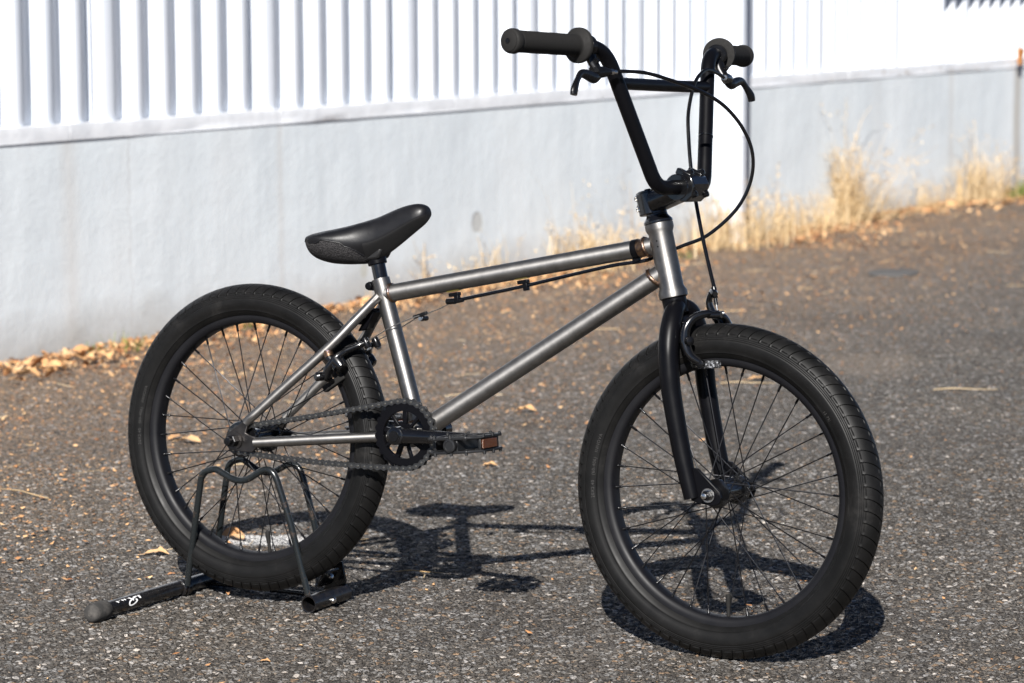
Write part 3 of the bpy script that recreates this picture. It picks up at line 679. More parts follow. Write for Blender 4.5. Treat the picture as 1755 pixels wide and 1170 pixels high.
# --- stem
SAX = HAX; sc = Vector((.7055, 0, .4275))
b = MB().lathe([(-.017, .0185), (-.0155, .0198), (.0155, .0198), (.017, .0185)], sc, SAX, 32)
stem = part('stem', b, m_gloss, ST, 30, 0)
BAR = Vector((.7625, 0, .4555))
def sec(cx, cz, wy, hx, hz, n=16):
    out = []
    for i in range(n):
        t = 2*math.pi*i/n; c_, s_ = math.cos(t), math.sin(t)
        yy = math.copysign(abs(c_)**.45, c_)*wy; zz = math.copysign(abs(s_)**.45, s_)
        out.append((cx+zz*hx, yy, cz+zz*hz))
    return out
b = MB(); loft(b, [sec(.700, .427, .0175, -.0045, .0165), sec(.716, .431, .0195, -.004, .0165), sec(.737, .439, .0225, -.0055, .0135), (sec(.752, .4475, .0250, -.008, .0135)), sec(.760, .4515, .026, -.009, .0165)])
sub('stem_body', b, m_gloss, stem, 40, .0015)
b = MB().box((.6935, -.0, .4345), (.020, .020, .011), Matrix.Rotation(.28, 3, 'Y')).box((.6965, -.0, .4185), (.020, .020, .011), Matrix.Rotation(.28, 3, 'Y')); sub('steerer_clamp', b, m_gloss, stem, 40, .002)
b = MB(); b.lathe([(-.0265, .0190), (-.025, .0202), (.025, .0202), (.0265, .0190)], BAR, (0, 1, 0), 32); sub('bar_clamp', b, m_gloss, stem, 30)
b = MB().prism([(.770, .478), (.786, .4735), (.792, .462), (.790, .444), (.780, .434), (.768, .4345), (.774, .455)], -.025, .025); sub('face_plate', b, m_gloss, stem, 30, .002)
for y in (-.0185, .0185):
    for (x, z) in ((.7835, .4795), (.7925, .4475)):
        sub('stem_bolt', MB().lathe([(-.006, .0052), (.001, .0052), (.0015, .004), (.0018, .0025), (-.001, .0022)], (x, y, z), (.9, 0, .35), 14), m_anod, stem)
    sub('clamp_bridge', MB().box((.7715, y, .4765), (.026, .011, .010), Matrix.Rotation(.35, 3, 'Y')), m_gloss, stem, 35, .002)
for z, x in ((.4335, .6895), (.4175, .6935)):
    sub('pinch_bolt', MB().lathe([(-.004, .0042), (.0035, .0042), (.0038, .0028), (.0015, .0024)], (x, -.0115, z), (-.25, -1, .05), 14), m_silver, stem)
sub('stem_cap', MB().lathe([(0, .0165), (.002, .0165), (.003, .0155)], sc+SAX*.017, SAX, 28), m_gloss, stem)
sub('stem_cap_bolt', MB().lathe([(0, .005), (.0025, .005)], sc+SAX*.020, SAX, 12), m_anod, stem)
# --- handlebar
def side(p, s): return (p[0], p[1]*s, p[2])
A_, B_ = (.7565, .0775, .4545), (.7068, .1672, .6590)
GE, GI = (.6669, .3736, .6615), (.6967, .2243, .6606)
pts = fillet([side(GE, -1), side(B_, -1), side(A_, -1), (.7625, -.03, .4555), (.7625, .03, .4555), side(A_, 1), side(B_, 1), side(GE, 1)], [.055, .052, .02, .02, .052, .055], 9)
hb_ = part('handlebar', MB().tube(pts, .0113, 24), m_satin, ST)
sub('crossbar', MB().tube([(.7195, -.1440, .608), (.7185, 0, .6075), (.7195, .1440, .608)], .0092, 20), m_satin, hb_)
for s_ in (1,):
    q = Vector((.7385, .1105, .532)); dd = (Vector(side(B_, s_))-Vector(side(A_, s_))).normalized()
    sub('bar_ring', MB().lathe([(-.0012, .0117), (.0012, .0117)], q, dd, 24), m_gloss, hb_)
for sgn in (-1, 1):
    o_ = Vector(side(GE, sgn)); ax = (Vector(side(GI, sgn))-o_).normalized(); L = (Vector(GI)-Vector(GE)).length
    prof = [(0, .0150), (.001, .0172), (.004, .0182), (.011, .0182), (.013, .0170), (.0155, .0160)]
    for i in range(60):
        t = .0165+(L-.012-.0165)*i/59; prof.append((t, .0156+.00045*(1 if i % 2 else -1)))
    prof += [(L-.010, .0158), (L-.0075, .018), (L-.0058, .0245), (L-.0045, .0262), (L-.001, .0265), (L+.0015, .0262), (L+.002, .024), (L+.002, .012)]
    g = part('grip', MB().lathe(prof, o_, ax, 36), m_grip, ST, 50)
    sub('bar_end_plug', MB().lathe([(-.003, .0045), (-.0028, .010), (-.001, .0150), (.0015, .0155)], o_, ax, 30), m_grip, g, 30)
    sub('plug_screw', MB().lathe([(-.0042, .0022), (-.0040, .0038), (-.0025, .0042)], o_, ax, 16), m_anod, g)
    # brake lever
    lv = part('brake_lever', MB().lathe([(-.0055, .0148), (-.0045, .0160), (.0045, .0160), (.0055, .0148)], Vector(GI)*1 if sgn > 0 else Vector(side(GI, -1)), (ax.x, ax.y, ax.z), 24), m_anod, ST)
    lv_c = Vector(side((.7015, .208, .6600), sgn)); 
    lv.data.transform(Matrix.Translation(lv_c-Vector(side(GI, sgn))))
    sub('lever_bracket', MB().tube([side((.7045, .2075, .650), sgn), side((.711, .206, .636), sgn), side((.720, .205, .6235), sgn)], [.0115, .0100, .0085], 14, flat=.7), m_anod, lv)
    sub('cable_seat', MB().tube([side((.7195, .214, .6215), sgn), side((.7235, .200, .6235), sgn), side((.728, .187, .6235), sgn)], [.0092, .0085, .0055], 14), m_anod, lv)
    sub('barrel_adjuster', MB().tube([side((.7285, .186, .6236), sgn), side((.7300, .181, .6240), sgn), side((.7302, .1805, .6240), sgn), side((.7325, .1735, .6242), sgn)], [.0047, .0047, .0036, .0034], 12), m_silver, lv, 30)
    sub('pivot_screw', MB().lathe([(-.010, .0036), (.010, .0036)], side((.7145, .209, .6335), sgn), (.6, 0, .8), 12), m_anod, lv)
    sub('lever_blade', MB().tube(smooth([side((.7215, .204, .6190), sgn), side((.7225, .222, .6145), sgn), side((.7215, .243, .6185), sgn), side((.7215, .260, .6195), sgn), side((.7235, .2725, .6105), sgn), side((.7265, .285, .5975), sgn), side((.7270, .2880, .5890), sgn)], 5), smooth_r([.0055, .0088, .0078, .0060, .0056, .0076, .0070], 5), 14, flat=.72, up=(0, 0, 1)), m_anod, lv)
# --- cables
cab_r = [(.7315, -.1745, .6242), (.751, -.13, .624), (.774, -.08, .614), (.798, -.03, .6), (.818, .01, .58), (.836, .04, .548), (.847, .055, .511), (.844, .06, .469), (.825, .055, .425), (.785, .045, .384), (.748, .034, .365), (.715, .022, .349), (.696, .006, .339), (.646, 0, .3285), (.560, 0, .305), (.489, 0, .285), (.420, 0, .2672), (.366, 0, .2535)]
part('rear_brake_cable', MB().tube(smooth(cab_r, 8), .0029, 10), m_hous)
cab_f = [(.7325, .1745, .6242), (.732, .15, .631), (.728, .12, .634), (.7265, .09, .615), (.7275, .07, .57), (.738, .055, .526), (.751, .045, .473), (.764, .04, .429), (.781, .035, .376), (.797, .03, .333), (.810, .024, .303)]
part('front_brake_cable', MB().tube(smooth(cab_f, 8), .0030, 10), m_hous, ST)
sub_p = part('top_tube_strap', MB().tube([(.6815, 0, .3555), (.6910, 0, .3577)], .0153, 28).box((.687, 0, .3405), (.010, .010, .006), Matrix.Rotation(-.223, 3, 'Y')), m_satin, None, 30)
sub_p.data.transform(Matrix.Identity(4))
for i, (x, z) in enumerate(((.489, .2985), (.366, .2700))):
    gd = part('cable_guide', MB().box((x, 0, z), (.022, .009, .003), Matrix.Rotation(-.223, 3, 'Y')), m_brass)
    b = MB().box((x+.002, 0, z-.006), (.018, .010, .006), Matrix.Rotation(-.223, 3, 'Y')).box((x+.007, 0, z-.0125), (.008, .009, .014), Matrix.Rotation(-.223, 3, 'Y'))
    sub('guide_clamp', b, m_satin, gd, 30, .001)
    if i: sub('cable_stop', MB().tube([(x-.012, 0, z-.0185), (x+.004, 0, z-.0165)], .0048, 12).tube([(x+.008, 0, z-.016), (x+.018, 0, z-.0135)], .0035, 12), m_anod, gd)
part('brake_wire', MB().tube([(.366, 0, .2525), (.345, 0, .241), (.316, 0, .2285)], .0009, 6), m_wire)
hg = part('cable_hanger', MB().box((.306, 0, .2265), (.026, .006, .0055), Matrix.Rotation(-.35, 3, 'Y')).lathe([(-.009, .0042), (.009, .0042)], (.313, 0, .2215), (0, 1, 0), 12), m_anod, bevel=.001)
sub('hanger_bolt', MB().lathe([(-.013, .0032), (-.008, .0032)], (.313, 0, .2215), (0, 1, 0), 10), m_silver, hg)
for sgn in (-1, 1):
    part('straddle_wire', MB().tube(smooth([(.306, sgn*.003, .2255), (.292, sgn*.010, .2195), (.268, sgn*.0185, .207), (.245, sgn*.020, .193), (.217, sgn*.0155, .1775)], 6), .0009, 6), m_wire)
# --- rear brake
rbk_ = part('rear_brake', MB().lathe([(-.012, .010), (.014, .010)], (.173, -.046, .143), (.75, 0, -.65), 18), m_gloss)
for sgn in (-1, 1):
    P = [(.164, sgn*.050, .116), (.170, sgn*.050, .134), (.181, sgn*.046, .150), (.190, sgn*.036, .160), (.204, sgn*.022, .169), (.219, sgn*.0135, .177)]
    sub('brake_arm', MB().tube(smooth(P, 6), smooth_r([.0085, .0095, .0085, .0065, .0062, .0055], 6), 16, flat=.75), m_gloss, rbk_)
    sub('wire_clamp', MB().lathe([(-.009, .0052), (-.004, .0062), (.006, .0062), (.009, .0045)], (.2165, sgn*.0150, .1745), (.5, 0, -.86), 12), m_anod, rbk_)
    sub('pivot_cap', MB().lathe([(-.011, .0115), (.0, .0115), (.008, .0095), (.0105, .006)], (.186, sgn*.0455, .1405), (.75, sgn*.1, -.65), 18), m_gloss, rbk_)
    sub('pad_bolt', MB().lathe([(-.014, .0062), (.002, .0075), (.010, .0075), (.0135, .0045)], (.160, sgn*.056, .1185), (-.3, sgn*.95, .0), 16), m_gloss, rbk_)
    sub('brake_pad', MB().box((.1665, sgn*.0265, .1075), (.011, .012, .046), Matrix.Rotation(.95, 3, 'Y')), m_grip, rbk_, 30, .002)
    sub('pad_post', MB().tube([(.163, sgn*.056, .1175), (.1665, sgn*.03, .109)], .0042, 10), m_anod, rbk_)
    sub('clamp_nut', MB().lathe([(0, .0045), (.005, .0045)], (.2200, sgn*.0150, .1690), (.5, 0, -.86), 6), m_silver, rbk_, 20)
m_padw = mat('worn_brake_pad', (.02, .02, .02), .6)
N = NT(m_padw); N.l(N.ramp(N.noise(N.co(), 260, 4, .7), [(.5, (.008, .008, .009)), (.62, (.30, .31, .33))]), N.b.inputs['Base Color'])
# --- front brake
fbk = part('front_brake', MB().lathe([(-.010, .0055), (.012, .0055)], (.8285, -.010, .2665), (1, .1, .1), 14), m_gloss, ST)
P = [(.822, -.037, .196), (.808, -.0435, .206), (.799, -.0445, .226), (.799, -.042, .246), (.806, -.033, .261), (.818, -.018, .2675), (.826, -.004, .2665)]
sub('brake_arm', MB().tube(smooth(P, 6), smooth_r([.0066, .0092, .0098, .0088, .0078, .0070, .0055], 6), 16, flat=.8), m_gloss, fbk)
P = [(.842, .038, .198), (.832, .0435, .214), (.824, .041, .236), (.814, .034, .254), (.805, .0265, .270), (.8015, .0245, .284), (.8055, .022, .2965)]
sub('brake_arm', MB().tube(smooth(P, 6), smooth_r([.0066, .0090, .0090, .0078, .0068, .0060, .0052], 6), 16, flat=.8), m_gloss, fbk)
P = [(.826, .002, .266), (.830, .020, .262), (.834, .036, .244), (.840, .043, .222)]
sub('brake_arm', MB().tube(smooth(P, 6), smooth_r([.0060, .0070, .0075, .0070], 6), 16, flat=.8), m_gloss, fbk)
for sgn, x in ((-1, .800), (1, .802)):
    sub('pivot_bolt', MB().lathe([(-.022, .0050), (.006, .0050), (.007, .0068), (.014, .0068), (.0155, .004)], (x, sgn*.0455, .2265), (.85, sgn*.45, .1), 14), m_anod, fbk)
sub('adjust_screw', MB().lathe([(-.010, .0028), (-.004, .0046), (.003, .0046), (.0035, .0034), (.010, .0034)], (.832, -.006, .2690), (.8, .5, .05), 12), m_silver, fbk)
for sgn in (-1, 1):
    sub('brake_pad', MB().box((.8325, sgn*.0265, .1925), (.036, .012, .0115), Matrix.Rotation(-.12, 3, 'Y')), m_padw, fbk, 30, .002)
    sub('pad_holder', MB().lathe([(-.010, .0035), (.0, .0035), (.0005, .0062), (.008, .0062), (.009, .004)], (.8245, sgn*.0345, .1940), (0, sgn, 0), 12), m_anod, fbk)
    sub('pad_washer', MB().lathe([(0, .0072), (.002, .0072)], (.8140, sgn*.038, .1935), (-.4, sgn*.9, 0), 16), m_silver, fbk)
sub('cable_anchor', MB().lathe([(-.012, .0040), (-.006, .0058), (.006, .0058), (.012, .0040)], (.8095, .0225, .2975), (.6, -.7, -.1), 14), m_gloss, fbk)
sub('cable_ferrule', MB().tube([(.8085, .0242, .3055), (.8135, .021, .2900)], .0042, 12), m_anod, fbk)
sub('cable_ferrule', MB().tube([(.814, .0205, .2885), (.8175, .0180, .2800)], .0030, 12), m_gloss, fbk)
part('front_brake_wire', MB().tube([(.8170, .0182, .281), (.8235, .0125, .266), (.8290, .006, .2530)], .0014, 6), m_silver, ST)
# --- seat and post
pp0, pp1 = ST_T-std*.02, Vector((.2185, 0, .316))
sp = part('seat_post', MB().tube([pp0, pp1], .0119, 28), m_gloss)
sub('pivotal_head', MB().tube([Vector(lerp(ST_T, pp1, .62)), pp1+std*.012], [.0155, .0165], 28), m_satin, sp, 30, .001)
secs = []; NSEC = 64
stn = [(.1075, .336, .334, .326, .026), (.1095, .3405, .336, .315, .042), (.116, .3455, .3375, .3065, .0535), (.128, .3495, .3385, .3015, .0595), (.147, .3545, .3385, .2985, .0605), (.168, .3600, .3365, .2985, .0555), (.188, .3662, .3345, .3000, .0475), (.206, .3722, .3345, .3025, .0395), (.224, .3785, .3385, .3095, .0335), (.243, .3870, .3470, .3215, .0290), (.262, .3955, .3580, .3355, .0255), (.280, .4015, .3690, .3500, .0232), (.295, .4040, .3780, .3620, .0208), (.306, .4020, .3840, .3710, .0168), (.312, .3975, .3870, .3780, .0110), (.3135, .3925, .3880, .3830, .0050)]
for x, zt, ze, zb, w in stn:
    s_ = []
    for i in range(NSEC):
        t = 2*math.pi*i/NSEC; c_, q_ = math.cos(t), math.sin(t)
        y = math.copysign(abs(c_)**.75, c_)*w
        if q_ >= 0: z = ze+(zt-ze)*abs(q_)**.9
        else: z = ze-(ze-zb)*abs(q_)**.8; y *= (1-(.16+.5*min(1, max(0, (x-.19)/.04)))*abs(q_))
        s_.append((x+.012*(0 if q_ > 0 else 0), y, z))
    secs.append(s_)
# interpolate sections smoothly
def interp_secs(secs, k=4):
    out = []
    for i in range(len(secs)-1):
        p0, p1, p2, p3 = secs[max(i-1, 0)], secs[i], secs[i+1], secs[min(i+2, len(secs)-1)]
        for j in range(k):
            t = j/k; out.append([tuple(.5*((2*b_)+(c_-a_)*t+(2*a_-5*b_+4*c_-d_)*t*t+(3*b_-a_-3*c_+d_)*t**3) for a_, b_, c_, d_ in zip(A, B, C_, D)) for A, B, C_, D in zip(p0, p1, p2, p3)])
    out.append(secs[-1]); return out
secs = interp_secs(secs, 7)
b = MB(); R = [[b.vert(p) for p in s_] for s_ in secs]
for k_, (A, B) in enumerate(zip(R, R[1:])):
    for i in range(NSEC):
        xm = secs[k_][i][0]; zc = (secs[k_][i][2]+secs[k_][(i+1) % NSEC][2])/2
        low = i >= NSEC//2
        seam = .3355-max(0, xm-.165)**2*9.0-max(0, .118-xm)*.3
        b.cur = 1 if (low and xm < .212 and zc < seam) else (2 if low and xm >= .212 else 0)
        b.face((A[i], A[(i+1) % NSEC], B[(i+1) % NSEC], B[i]))
b.cur = 0; b.face(list(reversed(R[0]))); b.face(R[-1])
m_under = mat('seat_underside', (.004, .004, .0045), .6)
seat = part('seat', b, [m_seat, m_mesh, m_under], None, 70)
# stitched seam piping along the side panels
for sgn in (-1, 1):
    pts = []
    for k_, s_ in enumerate(secs):
        x = s_[0][0]
        if x > .2135: break
        seam = .3355-max(0, x-.165)**2*9.0-max(0, .118-x)*.3
        # find y on section at the seam height
        best = min((i for i in range(NSEC)), key=lambda i: abs(s_[i][2]-seam)+(10 if s_[i][1]*sgn < 0 else 0))
        pts.append((x, s_[best][1]+sgn*.0003, s_[best][2]))
    pts = [pts[0]]+[tuple((a+b_+c)/3 for a, b_, c in zip(pts[i-1], pts[i], pts[i+1])) for i in range(1, len(pts)-1)]+[pts[-1]]
    sub('seam_piping', MB().tube(pts, .0009, 6), m_seat, seat)
sub('pivot_mount', MB().prism([(.192, .3035), (.232, .3120), (.240, .328), (.225, .338), (.195, .330), (.186, .314)], -.019, .019), m_under, seat, 40, .004)

# --- wheels
TR0, TRT = RT-.029, .029
def tyre_mesh():
    V = np.radians([-141, -132, -124, -121, -119, -116, -108, -100, -92, -84, -80, -78.5, -77, -74, -72.5, -71, -68, -66.5, -65, -62, -59.5, -57, -54, -48, -42, -36, -30, -24, -18, -12, -8, -6, -4, 0, 5, 10, 14, 18, 21, 23, 25, 28, 34, 40, 44, 46, 48, 52, 56, 59.5, 62, 66, 72, 77, 80, 88, 96, 104, 112, 118, 121, 126, 134, 141])
    NP = 84; fr = np.array([0, .018, .078, .098, .16, .26, .40, .56, .72, .86]); U = (np.arange(NP)[:, None]+fr[None, :]).ravel()/NP*2*np.pi
    nu = len(U); nv_ = len(V); VD = np.degrees(V)
    uu = U[:, None]+np.zeros(nv_); frac = np.tile(fr, NP)[:, None]
    pitch = 2*np.pi/NP
    tt = np.clip((VD+60)/76, 0, 1.4)
    shift = pitch*(1.05*tt**1.4-.0)
    shift = np.where(VD > 16, pitch*1.05*(76/76)**1.4+(VD-16)/76*.3*pitch, shift)
    uu = uu+shift[None, :]
    dep = np.zeros((nu, nv_))
    lat_ = ((frac >= .017) & (frac <= .079)).astype(float)
    def band_(lo, hi): return ((VD >= lo) & (VD <= hi)).astype(float)[None, :]
    dep += .0024*lat_*band_(-63, 16)                       # lateral grooves
    dep += .0010*((frac > .10) | (frac < 0)).astype(float)*band_(-60, -59)*1.0
    dep += .0013*((frac > .12) & (frac < .60)).astype(float)*band_(-7, -5)     # short slots
    dep += .0014*((frac > .12) & (frac < .80)).astype(float)*band_(22.5, 23.5)    # dashed line
    dep += .0012*((frac > .20) & (frac < .50)).astype(float)*band_(45.5, 46.5)
    dep += .0010*lat_*band_(50, 61)
    for c_ in (-78.5, -72.5, -66.5, 66, 72, 77): dep += .0005*band_(c_-.4, c_+.4)
    dep += -.0007*band_(-119.5, -118.5)-.0007*band_(118, 119)
    rt = TRT*(1+.0*VD)
    shoulder = np.where(np.abs(VD) < 60, 0.0, -.0005)
    rr = rt[None, :]+shoulder[None, :]-dep
    cr_ = TR0+rr*np.cos(V)[None, :]; y = rr*np.sin(V)[None, :]*1.0
    co = np.stack([cr_*np.cos(-uu), y, cr_*np.sin(-uu)], -1).reshape(-1, 3)
    i, j = np.meshgrid(np.arange(nu), np.arange(nv_-1), indexing='ij'); i = i.ravel(); j = j.ravel(); i2 = (i+1) % nu
    q = np.stack([i*nv_+j, i2*nv_+j, i2*nv_+j+1, i*nv_+j+1], 1)
    me = np_mesh('tyre', co, q, m_rubber); me.set_sharp_from_angle(angle=math.radians(40)); return me
tyre_me = tyre_mesh()
b = MB().lathe([(-.0165, .2075), (-.0165, .200), (-.0158, .1965), (-.0135, .1925), (-.0095, .1905), (0, .1902), (.0095, .1905), (.0135, .1925), (.0158, .1965), (.0165, .200), (.0165, .2075), (.0145, .2075), (.0140, .2010), (-.0140, .2010), (-.0145, .2075)], (0, 0, 0), (0, 1, 0), 144, closed=True)
rim_me = b.mesh('rim', m_rim, 40)
def spoke_mesh(fr_, fy, k):
    """k=+1/-1 lacing direction; spoke for rim angle 0 on side -y"""
    a = math.radians(60)*k; p0 = Vector((fr_*math.cos(a), -fy, fr_*math.sin(a))); p1 = Vector((.1905, -.0015, 0)); d = (p1-p0).normalized()
    b = MB(); b.tube([p0+Vector((0, .004, 0)), p0-Vector((0, .001*k, 0)), p0+d*.004, p1-d*.011], .00098, 6)
    b.cur = 1; b.tube([p1-d*.013, p1-d*.012, p1-d*.002, p1-d*.0015, p1+d*.003], [.0013, .0020, .0020, .0026, .0026], 8); b.cur = 0
    return b.mesh('spoke', [m_spoke, m_anod], 50)
def text_on_tyre(s, th0, size, vdeg0):
    cu_ = bpy.data.curves.new('lettering', 'FONT'); cu_.body = s; cu_.size = size; cu_.space_character = 1.15; cu_.extrude = .0003
    to = bpy.data.objects.new('tmp', cu_); COL.objects.link(to); dg = bpy.context.evaluated_depsgraph_get(); me = bpy.data.meshes.new_from_object(to.evaluated_get(dg)); bpy.data.objects.remove(to)
    me.name = 'lettering'
    # keep the letters readable: near side is -y, seen with x to the right
    for vtx in me.vertices:
        tx, ty, tz = vtx.co; vd = math.radians(vdeg0)-(-ty/TRT); vd = math.radians(vdeg0)+ty/TRT
        rr = TRT+.0001+(.0004 if tz > 0 else -.0008); r_ = TR0+rr*math.cos(vd); y = rr*math.sin(vd)
        an = th0-tx/.216
        vtx.co = (r_*math.cos(an), y, r_*math.sin(an))
    me.materials.append(m_text); return me
lets = [text_on_tyre('20X2.40   (60-406)   INNOVA', math.radians(188), .0070, -112), text_on_tyre('65 PSI', math.radians(40), .006, -112)]
def wheel(name, M, rear):
    hubfl = .030 if rear else .024
    if rear: prof = [(-.054, .0075), (-.050, .0095), (-.036, .0115), (-.0345, .0265), (-.031, .0265), (-.0295, .018), (-.010, .0155), (.010, .0155), (.0295, .018), (.031, .0265), (.0345, .0265), (.036, .0150), (.050, .0100), (.054, .0075)]
    else: prof = [(-.053, .0075), (-.049, .0085), (-.0475, .0115), (-.0440, .0120), (-.043, .0095), (-.037, .0125), (-.0355, .0225), (-.032, .0225), (-.0305, .016), (-.012, .0140), (.012, .0140), (.0305, .016), (.032, .0225), (.0355, .0225), (.037, .0125), (.043, .0095), (.044, .012), (.0475, .0115), (.049, .0085), (.053, .0075)]
    w = part(name, MB().lathe(prof, (0, 0, 0), (0, 1, 0), 40), m_gloss, M, 30)
    fr_ = .0235 if rear else .0198
    link('tyre', tyre_me, w); link('rim', rim_me, w)
    for k, l_ in enumerate(lets): link('lettering', l_, w)
    sm = [spoke_mesh(fr_, .033, 1), spoke_mesh(fr_, .033, -1)]; sm2 = []
    for i in range(18):
        for sd in (0, 1):
            a = math.radians(20*i+(10 if sd else 0)+4); o = link('spoke', sm[i % 2], w)
            Rm_ = Matrix.Rotation(-a, 4, 'Y')
            if sd: Rm_ = Rm_ @ Matrix.Rotation(math.pi, 4, 'X')
            o.matrix_local = Rm_
    ax = MB()
    if rear: ax.lathe([(-.0850, .0045), (-.0845, .0062), (-.0755, .0062), (-.0750, .0070), (.0750, .0070), (.0850, .0062)], (0, 0, 0), (0, 1, 0), 20)
    else: ax.lathe([(-.0775, .0032), (-.0770, .0043), (.0770, .0043), (.0775, .0032)], (0, 0, 0), (0, 1, 0), 20)
    sub('axle', ax, m_silver if not rear else m_anod, w, 30)
    for sgn in (-1, 1):
        r_ = .0105 if rear else .0080
        sub('axle_nut', MB().lathe([(.0615, r_*1.35), (.0630, r_*1.35)], (0, 0, 0), (0, sgn, 0), 24), m_dropsteel if rear else m_silver, w, 30)
        sub('axle_nut', MB().lathe([(.0632, r_), (.0700 if not rear else .0745, r_), (.0707 if not rear else .0755, r_*.8)], (0, 0, 0), (0, sgn, 0), 6), m_anod, w, 20, .0006)
    va_ = math.radians(-86 if not rear else -79)
    dr = Vector((math.cos(va_), 0, math.sin(va_))); v_ = MB().tube([dr*.192, dr*.176, dr*.1755, dr*.168, dr*.1665, dr*.158, dr*.1565], [.0030, .0030, .0036, .0038, .0042, .0042, .0028], 14)
    sub('valve', v_, m_grip, w, 40)
    if rear:
        b = MB(); n = 9; poly = []
        for i in range(n*4):
            t = 2*math.pi*i/(n*4); rr = (.0215, .0205, .0170, .0205)[i % 4]; poly.append((rr*math.cos(t), rr*math.sin(t)))
        b.prism(poly, -.0495, -.0465); b.lathe([(-.054, .0155), (-.036, .0165)], (0, 0, 0), (0, 1, 0), 24); sub('cog', b, m_anod, w, 30)
        sub('hub_guard', MB().lathe([(-.0455, .012), (-.0445, .0290), (-.0425, .0300), (-.0365, .0270)], (0, 0, 0), (0, 1, 0), 36), m_gloss, w, 30)
    return w
wheel('rear_wheel', Matrix(), True)
wheel('front_wheel', ST @ Matrix.Translation((.859099, 0, 0)), False)
# --- drivetrain
CY = -.0480; SC = Vector((.316, CY, .0385)); SR = .0540
b = MB(); n = 25; 
def ringplate(b, ro, ri, y0, y1, n=50):
    A = [b.vert((SC.x+ro(i)*math.cos(2*math.pi*i/n), y0, SC.z+ro(i)*math.sin(2*math.pi*i/n))) for i in range(n)]; B = [b.vert((SC.x+ri*math.cos(2*math.pi*i/n), y0, SC.z+ri*math.sin(2*math.pi*i/n))) for i in range(n)]
    A2 = [b.vert((b.v[i][0], y1, b.v[i][2])) for i in A]; B2 = [b.vert((b.v[i][0], y1, b.v[i][2])) for i in B]
    b.skin(A, A2); b.skin(B2, B); b.skin(B, A); b.skin(A2, B2)
ringplate(b, lambda i: (.0560, .0548, .0520, .0548)[i % 4], .046, CY-.0015, CY+.0015, 100)
ringplate(b, lambda i: .0500, .0380, CY-.0045, CY+.003, 60)
sprk = part('sprocket', b, m_satin, None, 30)
for i in range(9):
    a = 2*math.pi*i/9+.2; d0 = Vector((math.cos(a), 0, math.sin(a))); q = SC+d0*.0285; sub('sprocket_arm', MB().box(q, (.027, .006, .0052 if i % 2 else .008), Matrix.Rotation(-a, 3, 'Y')), m_satin, sprk, 30, .001)
sub('sprocket_hub', MB().lathe([(.006, .017), (-.0045, .0185), (-.0060, .0175)], (SC.x, CY, SC.z), (0, 1, 0), 28), m_satin, sprk)
part('crank_spindle', MB().lathe([(-.084, .0085), (.084, .0085)], (BB.x, 0, SC.z), (0, 1, 0), 20), m_anod)
def crank(sgn, ang):
    d0 = Vector((math.cos(ang), 0, math.sin(ang))); c0 = Vector((BB.x-.001, sgn*.069, SC.z)); c1 = c0+d0*.166+Vector((0, sgn*.008, 0))
    c = part('crank_arm', MB().lathe([(-.011, .0125), (-.0100, .0145), (.0090, .0145), (.0105, .0130)], c0, (0, 1, 0), 28), m_gloss)
    pts = [c0+d0*.008, c0+d0*.03, c0+d0*.09, c1-d0*.012, c1]
    sub('crank_shaft', MB().tube(pts, [.0128, .0120, .0100, .0092, .0090], 20, flat=.80, up=(0, 0, 1)), m_gloss, c)
    sub('pedal_boss', MB().lathe([(-.010, .0105), (-.009, .0115), (.009, .0115), (.010, .0105)], c1, (0, 1, 0), 24), m_gloss, c)
    sub('spindle_cap', MB().lathe([(.010, .0115), (.0125, .0112), (.0130, .0085), (.0115, .0080), (.0115, .0048), (.0140, .0045), (.0142, .0020)], c0, (0, sgn, 0), 28), m_gloss, c, 30)
    sub('crank_bolt', MB().lathe([(-.006, .0034), (.006, .0034)], c0+d0*.0165+Vector((0, 0, -.004)), (0, 1, 0), 12), m_silver, c)
    return c1
pc = crank(-1, .055); pc2 = crank(1, math.pi+.055)
